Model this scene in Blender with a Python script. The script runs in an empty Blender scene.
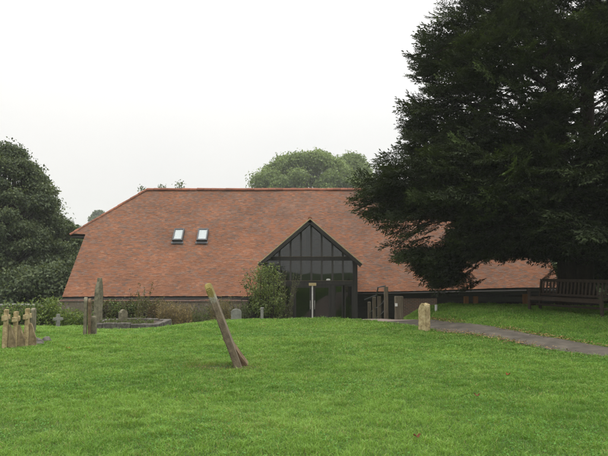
import bpy, bmesh, math, random
import numpy as np
from mathutils import Vector, Matrix, noise as mnoise
random.seed(7)
RNG = np.random.default_rng(11)
SC = bpy.context.scene
COL = SC.collection
PI = math.pi

# ------------------------------------------------------------------ camera geometry
F, CX, CY, CZ, PITCH = 572.0, 304.0, 228.0, 1.6, math.radians(4.0)
def ray(px, py):
    u, v = (px - CX) / F, (CY - py) / F
    return Vector((u, math.cos(PITCH) - v * math.sin(PITCH), math.sin(PITCH) + v * math.cos(PITCH)))
def at(px, py, Y):
    """where the line of sight through a spot of the photo is Y metres ahead"""
    d = ray(px, py)
    return Vector((0, 0, CZ)) + d * (Y / d.y)

# ------------------------------------------------------------------ noise
def _h(ix, iy, iz, seed):
    n = (ix * 374761393 + iy * 668265263 + iz * 2147483647 + seed * 144665) & 0xFFFFFFFF
    n = ((n ^ (n >> 13)) * 1274126177) & 0xFFFFFFFF
    return ((n ^ (n >> 16)) & 0xFFFF) / 65535.0
def vnoise(x, y, z=0.0, seed=0):
    x, y, z = np.broadcast_arrays(np.asarray(x, float), np.asarray(y, float), np.asarray(z, float))
    ix, iy, iz = np.floor(x).astype(np.int64), np.floor(y).astype(np.int64), np.floor(z).astype(np.int64)
    fx, fy, fz = x - ix, y - iy, z - iz
    fx, fy, fz = [f * f * (3 - 2 * f) for f in (fx, fy, fz)]
    r = 0
    for a in (0, 1):
        for b in (0, 1):
            for c in (0, 1):
                r = r + _h(ix + a, iy + b, iz + c, seed) * (fx if a else 1 - fx) * (fy if b else 1 - fy) * (fz if c else 1 - fz)
    return r
def sstep(a, b, x):
    t = np.clip((x - a) / (b - a), 0, 1)
    return t * t * (3 - 2 * t)

# ------------------------------------------------------------------ terrain
_L = np.array([(-400, .1), (0, .05), (10, 0), (14, -.06), (17, -.22), (22, -.62), (26, -1.1), (30, -1.6), (60, -1.8), (90, 0), (200, 9), (320, 15), (620, 20)])
_M = np.array([(-400, .1), (0, 0), (12, 0), (16.5, 0), (18.3, -.04), (20, -.3), (24, -1.15), (27.3, -2.0), (60, -2), (90, 0), (200, 9), (320, 15), (620, 20)])
_R = np.array([(-400, .1), (0, 0), (10, 0), (13, .08), (15, .28), (18, .32), (21.5, .24), (24, -.05), (27, -.6), (30, -1.1), (60, -1.5), (90, 0), (200, 9), (320, 15), (620, 20)])
def terr(x, y):
    x, y = np.asarray(x, float), np.asarray(y, float)
    l, m, r = [np.interp(y, t[:, 0], t[:, 1]) for t in (_L, _M, _R)]
    wl = 1 - sstep(-5.5, -2.0, x)
    wr = sstep(3.0, 5.2, x - np.clip((12.5 - y) * .8, 0, 6))
    z = m * (1 - wl) * (1 - wr) + l * wl + r * wr
    near = np.clip(1 - (np.hypot(x, y) - 20) / 10, 0, 1)
    return z + near * ((vnoise(x * .45, y * .45, 0, 3) - .5) * .07 + (vnoise(x * 1.3, y * 1.3, 0, 4) - .5) * .03) * sstep(1, 5, y)
def tz(x, y):
    return float(terr(x, y))

# ------------------------------------------------------------------ materials
def new_mat(name):
    m = bpy.data.materials.new(name); m.use_nodes = True
    nt = m.node_tree; nt.nodes.clear()
    out = nt.nodes.new('ShaderNodeOutputMaterial')
    p = nt.nodes.new('ShaderNodeBsdfPrincipled')
    nt.links.new(p.outputs[0], out.inputs[0])
    return m, nt, p, out
def node(nt, t, **kw):
    n = nt.nodes.new(t)
    for k, v in kw.items():
        if k in n.inputs: n.inputs[k].default_value = v
        else: setattr(n, k, v)
    return n
def c4(c): return (c[0], c[1], c[2], 1)
def noise_tex(nt, scale, detail=5, rough=.6, coord='Object', stretch=None):
    tc = node(nt, 'ShaderNodeTexCoord')
    src = tc.outputs[coord]
    if stretch:
        mp = node(nt, 'ShaderNodeMapping'); mp.inputs['Scale'].default_value = stretch
        nt.links.new(src, mp.inputs[0]); src = mp.outputs[0]
    n = node(nt, 'ShaderNodeTexNoise', Scale=scale, Detail=detail, Roughness=rough)
    nt.links.new(src, n.inputs['Vector'])
    return n
def ramp(nt, src, stops):
    r = node(nt, 'ShaderNodeValToRGB')
    el = r.color_ramp.elements
    while len(el) < len(stops): el.new(.5)
    for e, (p, c) in zip(el, stops): e.position = p; e.color = c4(c)
    nt.links.new(src, r.inputs[0])
    return r
def mixc(nt, fac, a, b, blend='MIX'):
    m = node(nt, 'ShaderNodeMix', data_type='RGBA', blend_type=blend)
    for i, s in ((0, fac), (6, a), (7, b)):
        if hasattr(s, 'links') or hasattr(s, 'is_linked'): nt.links.new(s, m.inputs[i])
        elif i == 0: m.inputs[0].default_value = s
        else: m.inputs[i].default_value = c4(s)
    return m.outputs[2]
def bump(nt, p, src, strength=.4, dist=.02):
    b = node(nt, 'ShaderNodeBump', Strength=strength, Distance=dist)
    nt.links.new(src, b.inputs['Height']); nt.links.new(b.outputs[0], p.inputs['Normal'])

def mottled(name, stops, scale=6, rough=.85, bstr=.5, bdist=.015, fine=40, stretch=None, spec=.25, coord='Object'):
    m, nt, p, out = new_mat(name)
    n1 = noise_tex(nt, scale, 6, .65, coord, stretch)
    n2 = noise_tex(nt, fine, 4, .7, coord, stretch)
    c = ramp(nt, n1.outputs[0], stops).outputs[0]
    d = ramp(nt, n2.outputs[0], [(.3, (.6, .6, .6)), (.75, (1.2, 1.2, 1.2))]).outputs[0]
    nt.links.new(mixc(nt, .8, c, d, 'MULTIPLY'), p.inputs['Base Color'])
    p.inputs['Roughness'].default_value = rough
    p.inputs['Specular IOR Level'].default_value = spec
    bump(nt, p, n2.outputs[0], bstr, bdist)
    return m
def leaf_mat(name, trans=.3, rough=.6, spec=.2, tint=(1.3, 1.25, .6)):
    m, nt, p, out = new_mat(name)
    a = node(nt, 'ShaderNodeAttribute', attribute_name='col')
    nt.links.new(a.outputs[0], p.inputs['Base Color'])
    p.inputs['Roughness'].default_value = rough
    p.inputs['Specular IOR Level'].default_value = spec
    if trans > 0:
        t = node(nt, 'ShaderNodeBsdfTranslucent')
        nt.links.new(mixc(nt, 1.0, a.outputs[0], tint, 'MULTIPLY'), t.inputs[0])
        mx = node(nt, 'ShaderNodeMixShader', Fac=trans)
        nt.links.new(p.outputs[0], mx.inputs[1]); nt.links.new(t.outputs[0], mx.inputs[2])
        nt.links.new(mx.outputs[0], out.inputs[0])
    return m
M = {}
M['yew'] = leaf_mat('yew_needles', .12, .55, .12)
M['leaf'] = leaf_mat('broad_leaves', .3, .6, .2)
M['grass'] = leaf_mat('grass_blades', .35, .6, .15)
M['bark'] = mottled('bark', [(.3, (.016, .012, .009)), (.7, (.05, .037, .029))], 5, .95, .9, .03, 22, (1, 1, .25))
M['dark_timber'] = mottled('black_stained_timber', [(.3, (.018, .017, .015)), (.7, (.042, .038, .033))], 3, .65, .4, .006, 30, (6, 6, .6), .3)
M['weatherboard'] = mottled('tarred_weatherboard', [(.3, (.012, .010, .009)), (.7, (.03, .025, .021))], 3, .7, .4, .006, 26, (.5, .5, 5), .3)
M['mullion_timber'] = mottled('lighter_mullion_timber', [(.3, (.035, .033, .03)), (.7, (.075, .07, .063))], 3, .7, .4, .006, 30, (6, 6, .6), .3)  # lighter tone than the main frame
M['tan_stone'] = mottled('mid_tan_stone', [(.3, (.13, .10, .06)), (.5, (.25, .195, .11)), (.7, (.36, .29, .18))], 8, .95, .8, .012, 50)
M['earth'] = mottled('brown_earth', [(.3, (.03, .022, .014)), (.7, (.07, .052, .034))], 4, .95, .8, .02, 30)
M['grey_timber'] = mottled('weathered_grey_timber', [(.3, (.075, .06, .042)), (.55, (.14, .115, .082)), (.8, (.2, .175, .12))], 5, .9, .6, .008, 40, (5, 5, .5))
M['bench_timber'] = mottled('old_bench_timber', [(.3, (.022, .014, .010)), (.7, (.055, .037, .026))], 5, .75, .5, .006, 40, (3, 3, 3))
M['orange_timber'] = mottled('new_sawn_timber', [(.3, (.24, .115, .045)), (.7, (.36, .19, .08))], 5, .8, .4, .006, 40, (5, 5, .5))
M['sandstone'] = mottled('lichened_sandstone', [(.28, (.12, .095, .052)), (.42, (.31, .24, .125)), (.55, (.47, .38, .21)), (.72, (.52, .47, .32))], 9, .95, .8, .012, 55)
M['brownstone'] = mottled('dark_brown_stone', [(.3, (.055, .038, .024)), (.5, (.14, .095, .055)), (.72, (.22, .16, .10))], 8, .95, .8, .012, 50)
M['greenstone'] = mottled('algae_green_stone', [(.28, (.07, .065, .045)), (.5, (.17, .155, .105)), (.7, (.27, .25, .17))], 8, .95, .8, .012, 50)
M['greystone'] = mottled('pale_grey_stone', [(.3, (.16, .16, .145)), (.7, (.30, .30, .265))], 7, .95, .7, .01, 50)
M['darkstone'] = mottled('dark_kerb_stone', [(.3, (.045, .042, .036)), (.55, (.12, .11, .095)), (.75, (.2, .19, .17))], 9, .95, .8, .012, 45)
M['white_paint'] = mottled('chalky_white_paint', [(.3, (.55, .54, .51)), (.7, (.72, .71, .68))], 7, .6, .2, .003, 60)
M['tan_board'] = mottled('cream_sign_paint', [(.3, (.42, .33, .16)), (.7, (.5, .41, .22))], 7, .6, .2, .003, 60)
M['tarmac'] = mottled('worn_tarmac', [(.3, (.046, .040, .032)), (.5, (.076, .066, .052)), (.72, (.118, .102, .08))], 2.6, .95, .6, .01, 90)
M['slab'] = mottled('pinkish_paving', [(.3, (.20, .155, .13)), (.7, (.30, .24, .205))], 2.2, .9, .4, .006, 70)
M['lead'] = mottled('dark_grey_metal', [(.3, (.04, .042, .045)), (.7, (.065, .068, .072))], 5, .5, .2, .003, 40, None, .5)
M['verge'] = mottled('pale_verge_mortar', [(.3, (.36, .29, .16)), (.7, (.52, .43, .26))], 7, .9, .4, .005, 60)
M['soil'] = mottled('turf_soil', [(.3, (.030, .055, .012)), (.55, (.05, .085, .018)), (.75, (.08, .10, .03))], .6, .98, .8, .03, 14)
M['litter'] = leaf_mat('dry_leaf_litter', .1, .8, .1)
M['interior'] = mottled('interior_boards', [(.3, (.035, .03, .025)), (.7, (.06, .05, .042))], 2, .9, .2, .004, 30)

def tile_mat():
    m, nt, p, out = new_mat('clay_roof_tiles')
    a = node(nt, 'ShaderNodeAttribute', attribute_name='col')
    n2 = noise_tex(nt, 30, 4, .7)
    n3 = noise_tex(nt, .55, 5, .7)
    d = ramp(nt, n2.outputs[0], [(.3, (.75, .75, .75)), (.75, (1.15, 1.15, 1.15))]).outputs[0]
    e = ramp(nt, n3.outputs[0], [(.35, (.78, .82, .85)), (.65, (1.1, 1.06, 1.02))]).outputs[0]
    c = mixc(nt, 1, mixc(nt, 1, a.outputs[0], d, 'MULTIPLY'), e, 'MULTIPLY')
    nt.links.new(c, p.inputs['Base Color'])
    p.inputs['Roughness'].default_value = .9; p.inputs['Specular IOR Level'].default_value = .15
    bump(nt, p, n2.outputs[0], .4, .006)
    return m
M['tile'] = tile_mat()
def glass_mat(name, spec, tcol):
    m, nt, p, out = new_mat(name)
    g = node(nt, 'ShaderNodeBsdfGlossy', Roughness=.02)
    wob = noise_tex(nt, 1.2, 2, .5)
    b = node(nt, 'ShaderNodeBump', Strength=.03, Distance=.05)
    nt.links.new(wob.outputs[0], b.inputs['Height']); nt.links.new(b.outputs[0], g.inputs['Normal'])
    t = node(nt, 'ShaderNodeBsdfTransparent'); t.inputs[0].default_value = c4(tcol)
    mx = node(nt, 'ShaderNodeMixShader'); 
    lw = node(nt, 'ShaderNodeLayerWeight', Blend=.5)
    p5 = node(nt, 'ShaderNodeMath', operation='POWER'); p5.inputs[1].default_value = 5
    nt.links.new(lw.outputs['Facing'], p5.inputs[0])
    ml = node(nt, 'ShaderNodeMath', operation='MULTIPLY_ADD', use_clamp=True); ml.inputs[1].default_value = .9 * spec; ml.inputs[2].default_value = .045 * spec
    nt.links.new(p5.outputs[0], ml.inputs[0]); nt.links.new(ml.outputs[0], mx.inputs[0])
    nt.links.new(t.outputs[0], mx.inputs[1]); nt.links.new(g.outputs[0], mx.inputs[2])
    nt.links.new(mx.outputs[0], out.inputs[0])
    return m
M['glass'] = glass_mat('porch_glass', 1.6, (.55, .58, .55))
M['roof_glass'] = glass_mat('rooflight_glass', 1.0, (.84, .86, .86))
M['reflected_sky'] = mottled('pale_sky_reflection', [(.3, (.70, .72, .73)), (.7, (.78, .80, .80))], 3, .5, .1, .002, 40, None, .5)  # brightness of mirrored sky put into the colour

def masonry(name, brick):
    m, nt, p, out = new_mat(name)
    tc = node(nt, 'ShaderNodeTexCoord')
    n2 = noise_tex(nt, 26, 5, .7)
    if brick:
        mp = node(nt, 'ShaderNodeMapping'); mp.inputs['Rotation'].default_value = (PI / 2, 0, 0)
        nt.links.new(tc.outputs['Object'], mp.inputs[0])
        b = node(nt, 'ShaderNodeTexBrick', Scale=1.0)
        b.inputs['Brick Width'].default_value = .225; b.inputs['Row Height'].default_value = .075
        b.inputs['Mortar Size'].default_value = .008
        b.inputs['Color1'].default_value = (.17, .075, .05, 1); b.inputs['Color2'].default_value = (.10, .06, .045, 1)
        b.inputs['Mortar'].default_value = (.2, .18, .15, 1)
        nt.links.new(mp.outputs[0], b.inputs[0]); col = b.outputs[0]; hgt = b.outputs[1]
    else:
        v = node(nt, 'ShaderNodeTexVoronoi', Scale=7.0); nt.links.new(tc.outputs['Object'], v.inputs['Vector'])
        col = mixc(nt, ramp(nt, v.outputs['Distance'], [(.25, (0, 0, 0)), (.5, (1, 1, 1))]).outputs[0],
                   ramp(nt, v.outputs['Color'], [(.1, (.06, .055, .05)), (.6, (.16, .14, .115)), (.95, (.30, .28, .25))]).outputs[0], (.17, .14, .10))
        hgt = v.outputs['Distance']
    d = ramp(nt, n2.outputs[0], [(.3, (.6, .6, .6)), (.75, (1.2, 1.2, 1.2))]).outputs[0]
    nt.links.new(mixc(nt, 1, col, d, 'MULTIPLY'), p.inputs['Base Color'])
    p.inputs['Roughness'].default_value = .95
    bump(nt, p, hgt, .5, .02)
    return m
M['brick'] = masonry('old_brick', True)
M['flint'] = masonry('flint_wall', False)
def lichen_mat():
    """brown slab with a yellow crust of lichen over its top end"""
    m, nt, p, out = new_mat('lichen_topped_stone')
    tc = node(nt, 'ShaderNodeTexCoord'); sx = node(nt, 'ShaderNodeSeparateXYZ')
    nt.links.new(tc.outputs['Object'], sx.inputs[0])
    n1 = noise_tex(nt, 8, 6, .65); n2 = noise_tex(nt, 50, 4, .7); n3 = noise_tex(nt, 12, 5, .7)
    base = ramp(nt, n1.outputs[0], [(.3, (.07, .056, .039)), (.5, (.145, .112, .072)), (.72, (.215, .172, .118))]).outputs[0]
    ad = node(nt, 'ShaderNodeMath', operation='MULTIPLY_ADD'); ad.inputs[1].default_value = .55
    nt.links.new(n3.outputs[0], ad.inputs[0]); nt.links.new(sx.outputs[2], ad.inputs[2])
    yel = ramp(nt, ad.outputs[0], [(0, (0, 0, 0)), (1, (1, 1, 1))])
    mr = node(nt, 'ShaderNodeMapRange'); mr.inputs[1].default_value = 1.45; mr.inputs[2].default_value = 1.54
    nt.links.new(ad.outputs[0], mr.inputs[0])
    mr2 = node(nt, 'ShaderNodeMapRange'); mr2.inputs[1].default_value = 1.38; mr2.inputs[2].default_value = 1.45
    nt.links.new(ad.outputs[0], mr2.inputs[0])
    c = mixc(nt, mr2.outputs[0], base, (.26, .26, .21))
    c = mixc(nt, mr.outputs[0], c, (.20, .16, .04))
    d = ramp(nt, n2.outputs[0], [(.3, (.6, .6, .6)), (.75, (1.2, 1.2, 1.2))]).outputs[0]
    nt.links.new(mixc(nt, .8, c, d, 'MULTIPLY'), p.inputs['Base Color'])
    p.inputs['Roughness'].default_value = .95; bump(nt, p, n2.outputs[0], .8, .012)
    return m
M['lichen'] = lichen_mat()

# ------------------------------------------------------------------ object helpers
def tag(o, label=None, cat=None, group=None, kind=None):
    if label: o['label'] = label
    if cat: o['category'] = cat
    if group: o['group'] = group
    if kind: o['kind'] = kind
    return o
def thing(name, label, cat, loc, group=None):
    o = bpy.data.objects.new(name, None); COL.objects.link(o)
    o.location = loc; o.empty_display_size = .3
    return tag(o, label, cat, group)
def origin_of(o):
    v = Vector((0, 0, 0))
    while o is not None: v += o.location; o = o.parent
    return v
def link(name, me, mat, parent=None, loc=None):
    """me is in world coordinates; it is moved to its own origin (the base of a lone thing) or its parent's"""
    o = bpy.data.objects.new(name, me); COL.objects.link(o)
    me.materials.append(mat)
    if parent is not None:
        o.parent = parent; me.transform(Matrix.Translation(-origin_of(parent)))
    elif loc is not None:
        o.location = loc; me.transform(Matrix.Translation(-Vector(loc)))
    return o
class MB:
    def __init__(s): s.v, s.f, s.c = [], [], []
    def add(s, vs, fs, col=None):
        b = len(s.v); s.v += [tuple(v) for v in vs]; s.f += [tuple(b + i for i in f) for f in fs]
        if col is not None: s.c += [col] * len(vs)
    def box(s, a, b, mtx=None):
        x0, y0, z0 = a; x1, y1, z1 = b
        vs = [Vector(p) for p in ((x0, y0, z0), (x1, y0, z0), (x1, y1, z0), (x0, y1, z0), (x0, y0, z1), (x1, y0, z1), (x1, y1, z1), (x0, y1, z1))]
        if mtx is not None: vs = [mtx @ v for v in vs]
        s.add(vs, [(3, 2, 1, 0), (4, 5, 6, 7), (0, 1, 5, 4), (1, 2, 6, 5), (2, 3, 7, 6), (3, 0, 4, 7)])
        return s
    def beam(s, p, q, w, h, up=(0, 0, 1)):
        p, q = Vector(p), Vector(q); d = (q - p); L = d.length; d.normalize()
        up = Vector(up); sd = d.cross(up)
        if sd.length < 1e-4: sd = d.cross(Vector((0, 1, 0)))
        sd.normalize(); u = sd.cross(d)
        m = Matrix((( sd.x, d.x, u.x, p.x), (sd.y, d.y, u.y, p.y), (sd.z, d.z, u.z, p.z), (0, 0, 0, 1)))
        return s.box((-w / 2, 0, -h / 2), (w / 2, L, h / 2), m)
    def tube(s, pts, rad, n=8, cap=True):
        pts = [Vector(p) for p in pts]; rings = []
        for i, p in enumerate(pts):
            d = (pts[min(i + 1, len(pts) - 1)] - pts[max(i - 1, 0)]).normalized()
            a = d.cross(Vector((.31, .95, .02)) if abs(d.z) > .8 else Vector((0, 0, 1))).normalized(); b = d.cross(a)
            r = rad[i] if hasattr(rad, '__len__') else rad
            rings.append([p + (a * math.cos(2 * PI * k / n) + b * math.sin(2 * PI * k / n)) * r for k in range(n)])
        vs = [v for r in rings for v in r]; fs = []
        for i in range(len(pts) - 1):
            for k in range(n):
                fs.append((i * n + k, i * n + (k + 1) % n, (i + 1) * n + (k + 1) % n, (i + 1) * n + k))
        if cap: fs += [tuple(range(n))[::-1], tuple(range((len(pts) - 1) * n, len(pts) * n))]
        s.add(vs, fs); return s
    def mesh(s, name):
        me = bpy.data.meshes.new(name); me.from_pydata(s.v, [], s.f)
        if s.c:
            a = me.color_attributes.new('col', 'FLOAT_COLOR', 'POINT')
            arr = np.ones((len(s.v), 4), np.float32); arr[:, :3] = s.c; a.data.foreach_set('color', arr.ravel())
        return me
    def build(s, name, mat, parent=None, loc=None, bevel=0, seg=1, smooth=False):
        me = s.mesh(name)
        bm = bmesh.new(); bm.from_mesh(me)
        bmesh.ops.recalc_face_normals(bm, faces=bm.faces)
        if bevel: bmesh.ops.bevel(bm, geom=bm.edges[:], offset=bevel, segments=seg, affect='EDGES', clamp_overlap=True)
        bm.to_mesh(me); bm.free()
        if smooth:
            for p in me.polygons: p.use_smooth = True
        return link(name, me, mat, parent, loc)
def np_mesh(name, verts, nper, col):
    """faces of nper verts each, in order; col one colour per vertex"""
    me = bpy.data.meshes.new(name); n = len(verts); nf = n // nper
    me.vertices.add(n); me.vertices.foreach_set('co', np.ascontiguousarray(verts, np.float32).ravel())
    me.loops.add(n); me.loops.foreach_set('vertex_index', np.arange(n, dtype=np.int32))
    me.polygons.add(nf); me.polygons.foreach_set('loop_start', np.arange(0, n, nper, dtype=np.int32))
    me.update(calc_edges=True)
    a = me.color_attributes.new('col', 'FLOAT_COLOR', 'POINT')
    arr = np.ones((n, 4), np.float32); arr[:, :3] = col; a.data.foreach_set('color', arr.ravel())
    return me
def unit(a): return a / np.maximum(np.linalg.norm(a, axis=1, keepdims=True), 1e-9)
def leaf_quads(P, D, N, L, W, col, droop=.12):
    """rhombic leaves: P stalk ends, D directions, N normals"""
    D = unit(D); S = unit(np.cross(D, N)); N = np.cross(S, D)
    L = np.broadcast_to(np.asarray(L, float), (len(P),))[:, None]; W = np.broadcast_to(np.asarray(W, float), (len(P),))[:, None]
    v = np.empty((len(P), 4, 3))
    v[:, 0] = P; mid = P + D * L * .48 + N * L * droop
    v[:, 1] = mid + S * W / 2; v[:, 2] = P + D * L - N * L * droop * .6; v[:, 3] = mid - S * W / 2
    return v.reshape(-1, 3), np.repeat(col, 4, axis=0)
def rand_dirs(n): return unit(RNG.normal(size=(n, 3)))
def rough_stone(o, amp=.012, scale=6, cuts=3, seed=0):
    """weathered, slightly uneven stone: subdivide and push the skin about"""
    me = o.data; bm = bmesh.new(); bm.from_mesh(me)
    bmesh.ops.subdivide_edges(bm, edges=bm.edges[:], cuts=cuts, use_grid_fill=True)
    off = Vector((seed * 3.1, seed * 1.7, seed * .9))
    bm.normal_update()
    for v in bm.verts:
        v.co += v.normal * amp * (mnoise.noise(v.co * scale + off) + .5 * mnoise.noise(v.co * scale * 3 + off))
    bm.to_mesh(me); bm.free()
    for p in me.polygons: p.use_smooth = False
    return o
def slab(name, outline, th, base, rotz, mat, parent=None, loc=None, lean=0.0, leandir=0.0, bevel=.012, amp=.012, seed=0, taper=1.0):
    """upright stone: outline (x, z) extruded th thick, turned rotz, then leaned by `lean` towards world azimuth leandir"""
    n = len(outline); vs = []
    zt = max(z for _, z in outline)
    for sgn in (-1, 1):
        for x, z in outline:
            k = 1 + (taper - 1) * max(z, 0) / zt
            vs.append(Vector((x, sgn * th / 2 * k, z)))
    fs = [tuple(range(n))[::-1], tuple(range(n, 2 * n))] + [(i, (i + 1) % n, n + (i + 1) % n, n + i) for i in range(n)]
    ax = Vector((-math.sin(leandir), math.cos(leandir), 0))
    mtx = Matrix.Translation(base) @ Matrix.Rotation(lean, 4, ax) @ Matrix.Rotation(rotz, 4, 'Z')
    mb = MB(); mb.add(vs, fs)
    o = mb.build(name, mat, None, None)
    me = o.data; bm = bmesh.new(); bm.from_mesh(me)
    if bevel: bmesh.ops.bevel(bm, geom=bm.edges[:], offset=bevel, segments=2, affect='EDGES', clamp_overlap=True)
    bm.to_mesh(me); bm.free()
    rough_stone(o, amp, 7, 2, seed)
    if parent is None:
        o.matrix_world = mtx
    else:
        me.transform(mtx); me.transform(Matrix.Translation(-origin_of(parent))); o.parent = parent
    return o
def arch(w, h, rise, n=7, pointed=False, foot=.25):
    """outline of a headstone with a rounded or pointed head, buried `foot` deep"""
    pts = [(-w / 2, -foot), (w / 2, -foot), (w / 2, h - rise)]
    if pointed:
        pts += [(w * .30, h - rise * .45), (w * .06, h - .01), (-w * .06, h - .01), (-w * .30, h - rise * .45)]
    else:
        pts += [(w / 2 * math.cos(a), h - rise + rise * math.sin(a)) for a in [PI * k / n for k in range(1, n)]]
    return pts + [(-w / 2, h - rise)]

# ------------------------------------------------------------------ ground, path
def axis(segs):
    out = [segs[0][0]]
    for a, b, st in segs:
        n = max(1, round((b - a) / st)); out += [a + (b - a) * k / n for k in range(1, n + 1)]
    return np.array(out)
gx = axis([(-420, -60, 30), (-60, -20, 4), (-20, 20, .3), (20, 60, 4), (60, 420, 30)])
gy = axis([(-120, -20, 20), (-20, 0, 2), (0, 32, .3), (32, 60, 2), (60, 600, 20)])
X, Y = np.meshgrid(gx, gy); Z = terr(X, Y)
V = np.stack([X, Y, Z], -1).reshape(-1, 3); nx, ny = len(gx), len(gy)
Fq = [(j * nx + i, j * nx + i + 1, (j + 1) * nx + i + 1, (j + 1) * nx + i) for j in range(ny - 1) for i in range(nx - 1)]
me = bpy.data.meshes.new('ground'); me.from_pydata(V.tolist(), [], Fq)
for p in me.polygons: p.use_smooth = True
tag(link('ground', me, M['soil']), kind='structure')

PATH = [(11, 5.6), (8.8, 7.8), (7.0, 9.5), (5.78, 10.8), (4.97, 12.2), (4.3, 13.4), (3.8, 14.6), (3.5, 15.8), (3.2, 16.9), (2.55, 18.0), (1.9, 19.6), (1.2, 22), (.6, 24.8), (.35, 27.5)]
def smooth_line(pts, n):
    pts = np.array(pts, float); t = np.r_[0, np.cumsum(np.hypot(*np.diff(pts, axis=0).T))]
    ts = np.linspace(0, t[-1], n); q = np.stack([np.interp(ts, t, pts[:, k]) for k in (0, 1)], 1)
    for _ in range(6): q[1:-1] = (q[:-2] + 2 * q[1:-1] + q[2:]) / 4
    return q
PL = smooth_line(PATH, 120)
PT = unit(np.gradient(PL, axis=0)); PN = np.stack([-PT[:, 1], PT[:, 0]], 1)
PW = np.interp(PL[:, 1], [8, 12, 16, 17.5, 30], [.52, .50, .50, .70, .95])
def path_dist(x, y):
    d = np.full(np.shape(x), 9e9)
    for (a, b), w in zip(PL, PW): d = np.minimum(d, np.hypot(x - a, y - b) - w)
    return d
def strip(name, i0, i1, mat, lift):
    mb = MB(); K = 7
    for i in range(i0, i1):
        for k in range(K):
            s = -1 + 2 * k / (K - 1); e = (vnoise(i * .35, k, 0, 21) - .5) * .12 if k in (0, K - 1) else 0
            p = PL[i] + PN[i] * (PW[i] + float(e)) * s
            mb.v.append((p[0], p[1], tz(p[0], p[1]) + lift - .02 * abs(s) ** 3))
    for i in range(i1 - i0 - 1):
        for k in range(K - 1): mb.f.append((i * K + k, i * K + k + 1, (i + 1) * K + k + 1, (i + 1) * K + k))
    return tag(mb.build(name, mat, smooth=True), kind='structure')
isp = int(np.argmax(PL[:, 1] > 17.3))
strip('path', 0, isp + 1, M['tarmac'], .035)
strip('paving', isp, 120, M['slab'], .03)

# ------------------------------------------------------------------ grass
def tan_patch(x, y):
    """worn dry turf beside the leaning stone"""
    return np.exp(-(((x + 1.32) / .50) ** 2 + ((y - 9.3) / .24) ** 2))
def grass(name, y0, y1, dens, h0, w0, seed):
    rng = np.random.default_rng(seed)
    xm0, xm1 = .57 * y0 + 1.5, .57 * y1 + 1.5
    n = int(dens * (y1 - y0) * 2 * xm1)
    y = rng.uniform(y0, y1, n); x = rng.uniform(-xm1, xm1, n)
    k = np.abs(x) < .57 * y + 1.5
    x, y = x[k], y[k]
    tp = tan_patch(x, y)
    k = (path_dist(x, y) > rng.uniform(-.14, .05, len(x))) & (rng.uniform(0, 1, len(x)) > .75 * tp) & (y < 28)
    yew = np.exp(-(((x - 9.6) / 3.6) ** 2 + ((y - 20.5) / 2.6) ** 2))
    k &= rng.uniform(0, 1, len(x)) > .9 * yew
    x, y, tp = x[k], y[k], tp[k]; n = len(x)
    z = terr(x, y) - .004
    big = vnoise(x * .35, y * .5, 0, 31); mid = vnoise(x * 1.1, y * 1.7, 0, 32); sm = vnoise(x * 3.5, y * 3.5, 0, 33); clump = vnoise(x * 9, y * 9, 0, 34)
    tuft = sstep(.62, .9, vnoise(x * 2.2, y * 2.2, 0, 37) * .6 + clump * .4)
    h = h0 * rng.uniform(.55, 1.25, n) * (.45 + .45 * sm + .9 * clump) * (1 + .6 * tuft) * (1 - .5 * tp)
    w = w0 * rng.uniform(.7, 1.35, n)
    a = rng.uniform(0, 2 * PI, n); lean = rng.uniform(.2, 1.5, n) * h
    la = a + rng.normal(0, .8, n)
    base = np.stack([x, y, z], 1)
    side = np.stack([np.cos(a + PI / 2), np.sin(a + PI / 2), np.zeros(n)], 1) * w[:, None] / 2
    ld = np.stack([np.cos(la), np.sin(la), np.zeros(n)], 1)
    up = np.array([0, 0, 1.0])
    midp = base + ld * (lean * .3)[:, None] + up * (h * .62)[:, None]
    tip = base + ld * lean[:, None] + up * (h * rng.uniform(.75, 1.0, n))[:, None]
    v = np.empty((n, 4, 3)); v[:, 0] = base - side; v[:, 1] = base + side; v[:, 2] = midp + side * .8; v[:, 3] = midp - side * .8
    t = np.empty((n, 4, 3)); t[:, 0] = midp - side * .8; t[:, 1] = midp + side * .8; t[:, 2] = tip + side * .12; t[:, 3] = tip - side * .12
    V = np.concatenate([v, t], 1).reshape(-1, 3)
    g1, g2, g3, g4 = [np.array(c) for c in ((.088, .192, .028), (.178, .312, .056), (.285, .385, .125), (.34, .29, .12))]
    f = np.clip(.34 + .8 * (big - .5) + .8 * (mid - .5) + .5 * (sm - .5) + .7 * (clump - .5) + rng.normal(0, .22, n), 0, 1)[:, None]
    c = g1 * (1 - f) + g2 * f
    pale = (rng.uniform(0, 1, n) < .10 + .22 * sstep(.5, .8, vnoise(x * .8, y * 1.4, 0, 36)))[:, None]
    c = np.where(pale, .4 * c + .6 * g3, c)
    dry = (rng.uniform(0, 1, n) < .03 + .7 * tp + .05 * sstep(.65, .85, vnoise(x * 1.6, y * 1.6, 0, 35)))[:, None]
    c = np.where(dry, g4 * rng.uniform(.5, 1.1, (n, 1)), c)
    c = c * (1 - .12 * tuft[:, None]) * rng.uniform(.8, 1.2, (n, 1))
    C = np.repeat(c, 8, axis=0)
    me = np_mesh(name, V, 4, C)
    return me
def join_np(meshes): pass
mes = [grass('g', 3.6, 7.0, 9000, .036, .0042, 1), grass('g', 7.0, 10.5, 6000, .036, .006, 2), grass('g', 10.5, 15, 3400, .038, .009, 3), grass('g', 15, 28, 1300, .046, .014, 4)]
vs = []; cs = []
for m_ in mes:
    n = len(m_.vertices); a = np.empty(n * 3, np.float32); m_.vertices.foreach_get('co', a); vs.append(a.reshape(-1, 3))
    b = np.empty(n * 4, np.float32); m_.color_attributes['col'].data.foreach_get('color', b); cs.append(b.reshape(-1, 4)[:, :3])
    bpy.data.meshes.remove(m_)
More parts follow.
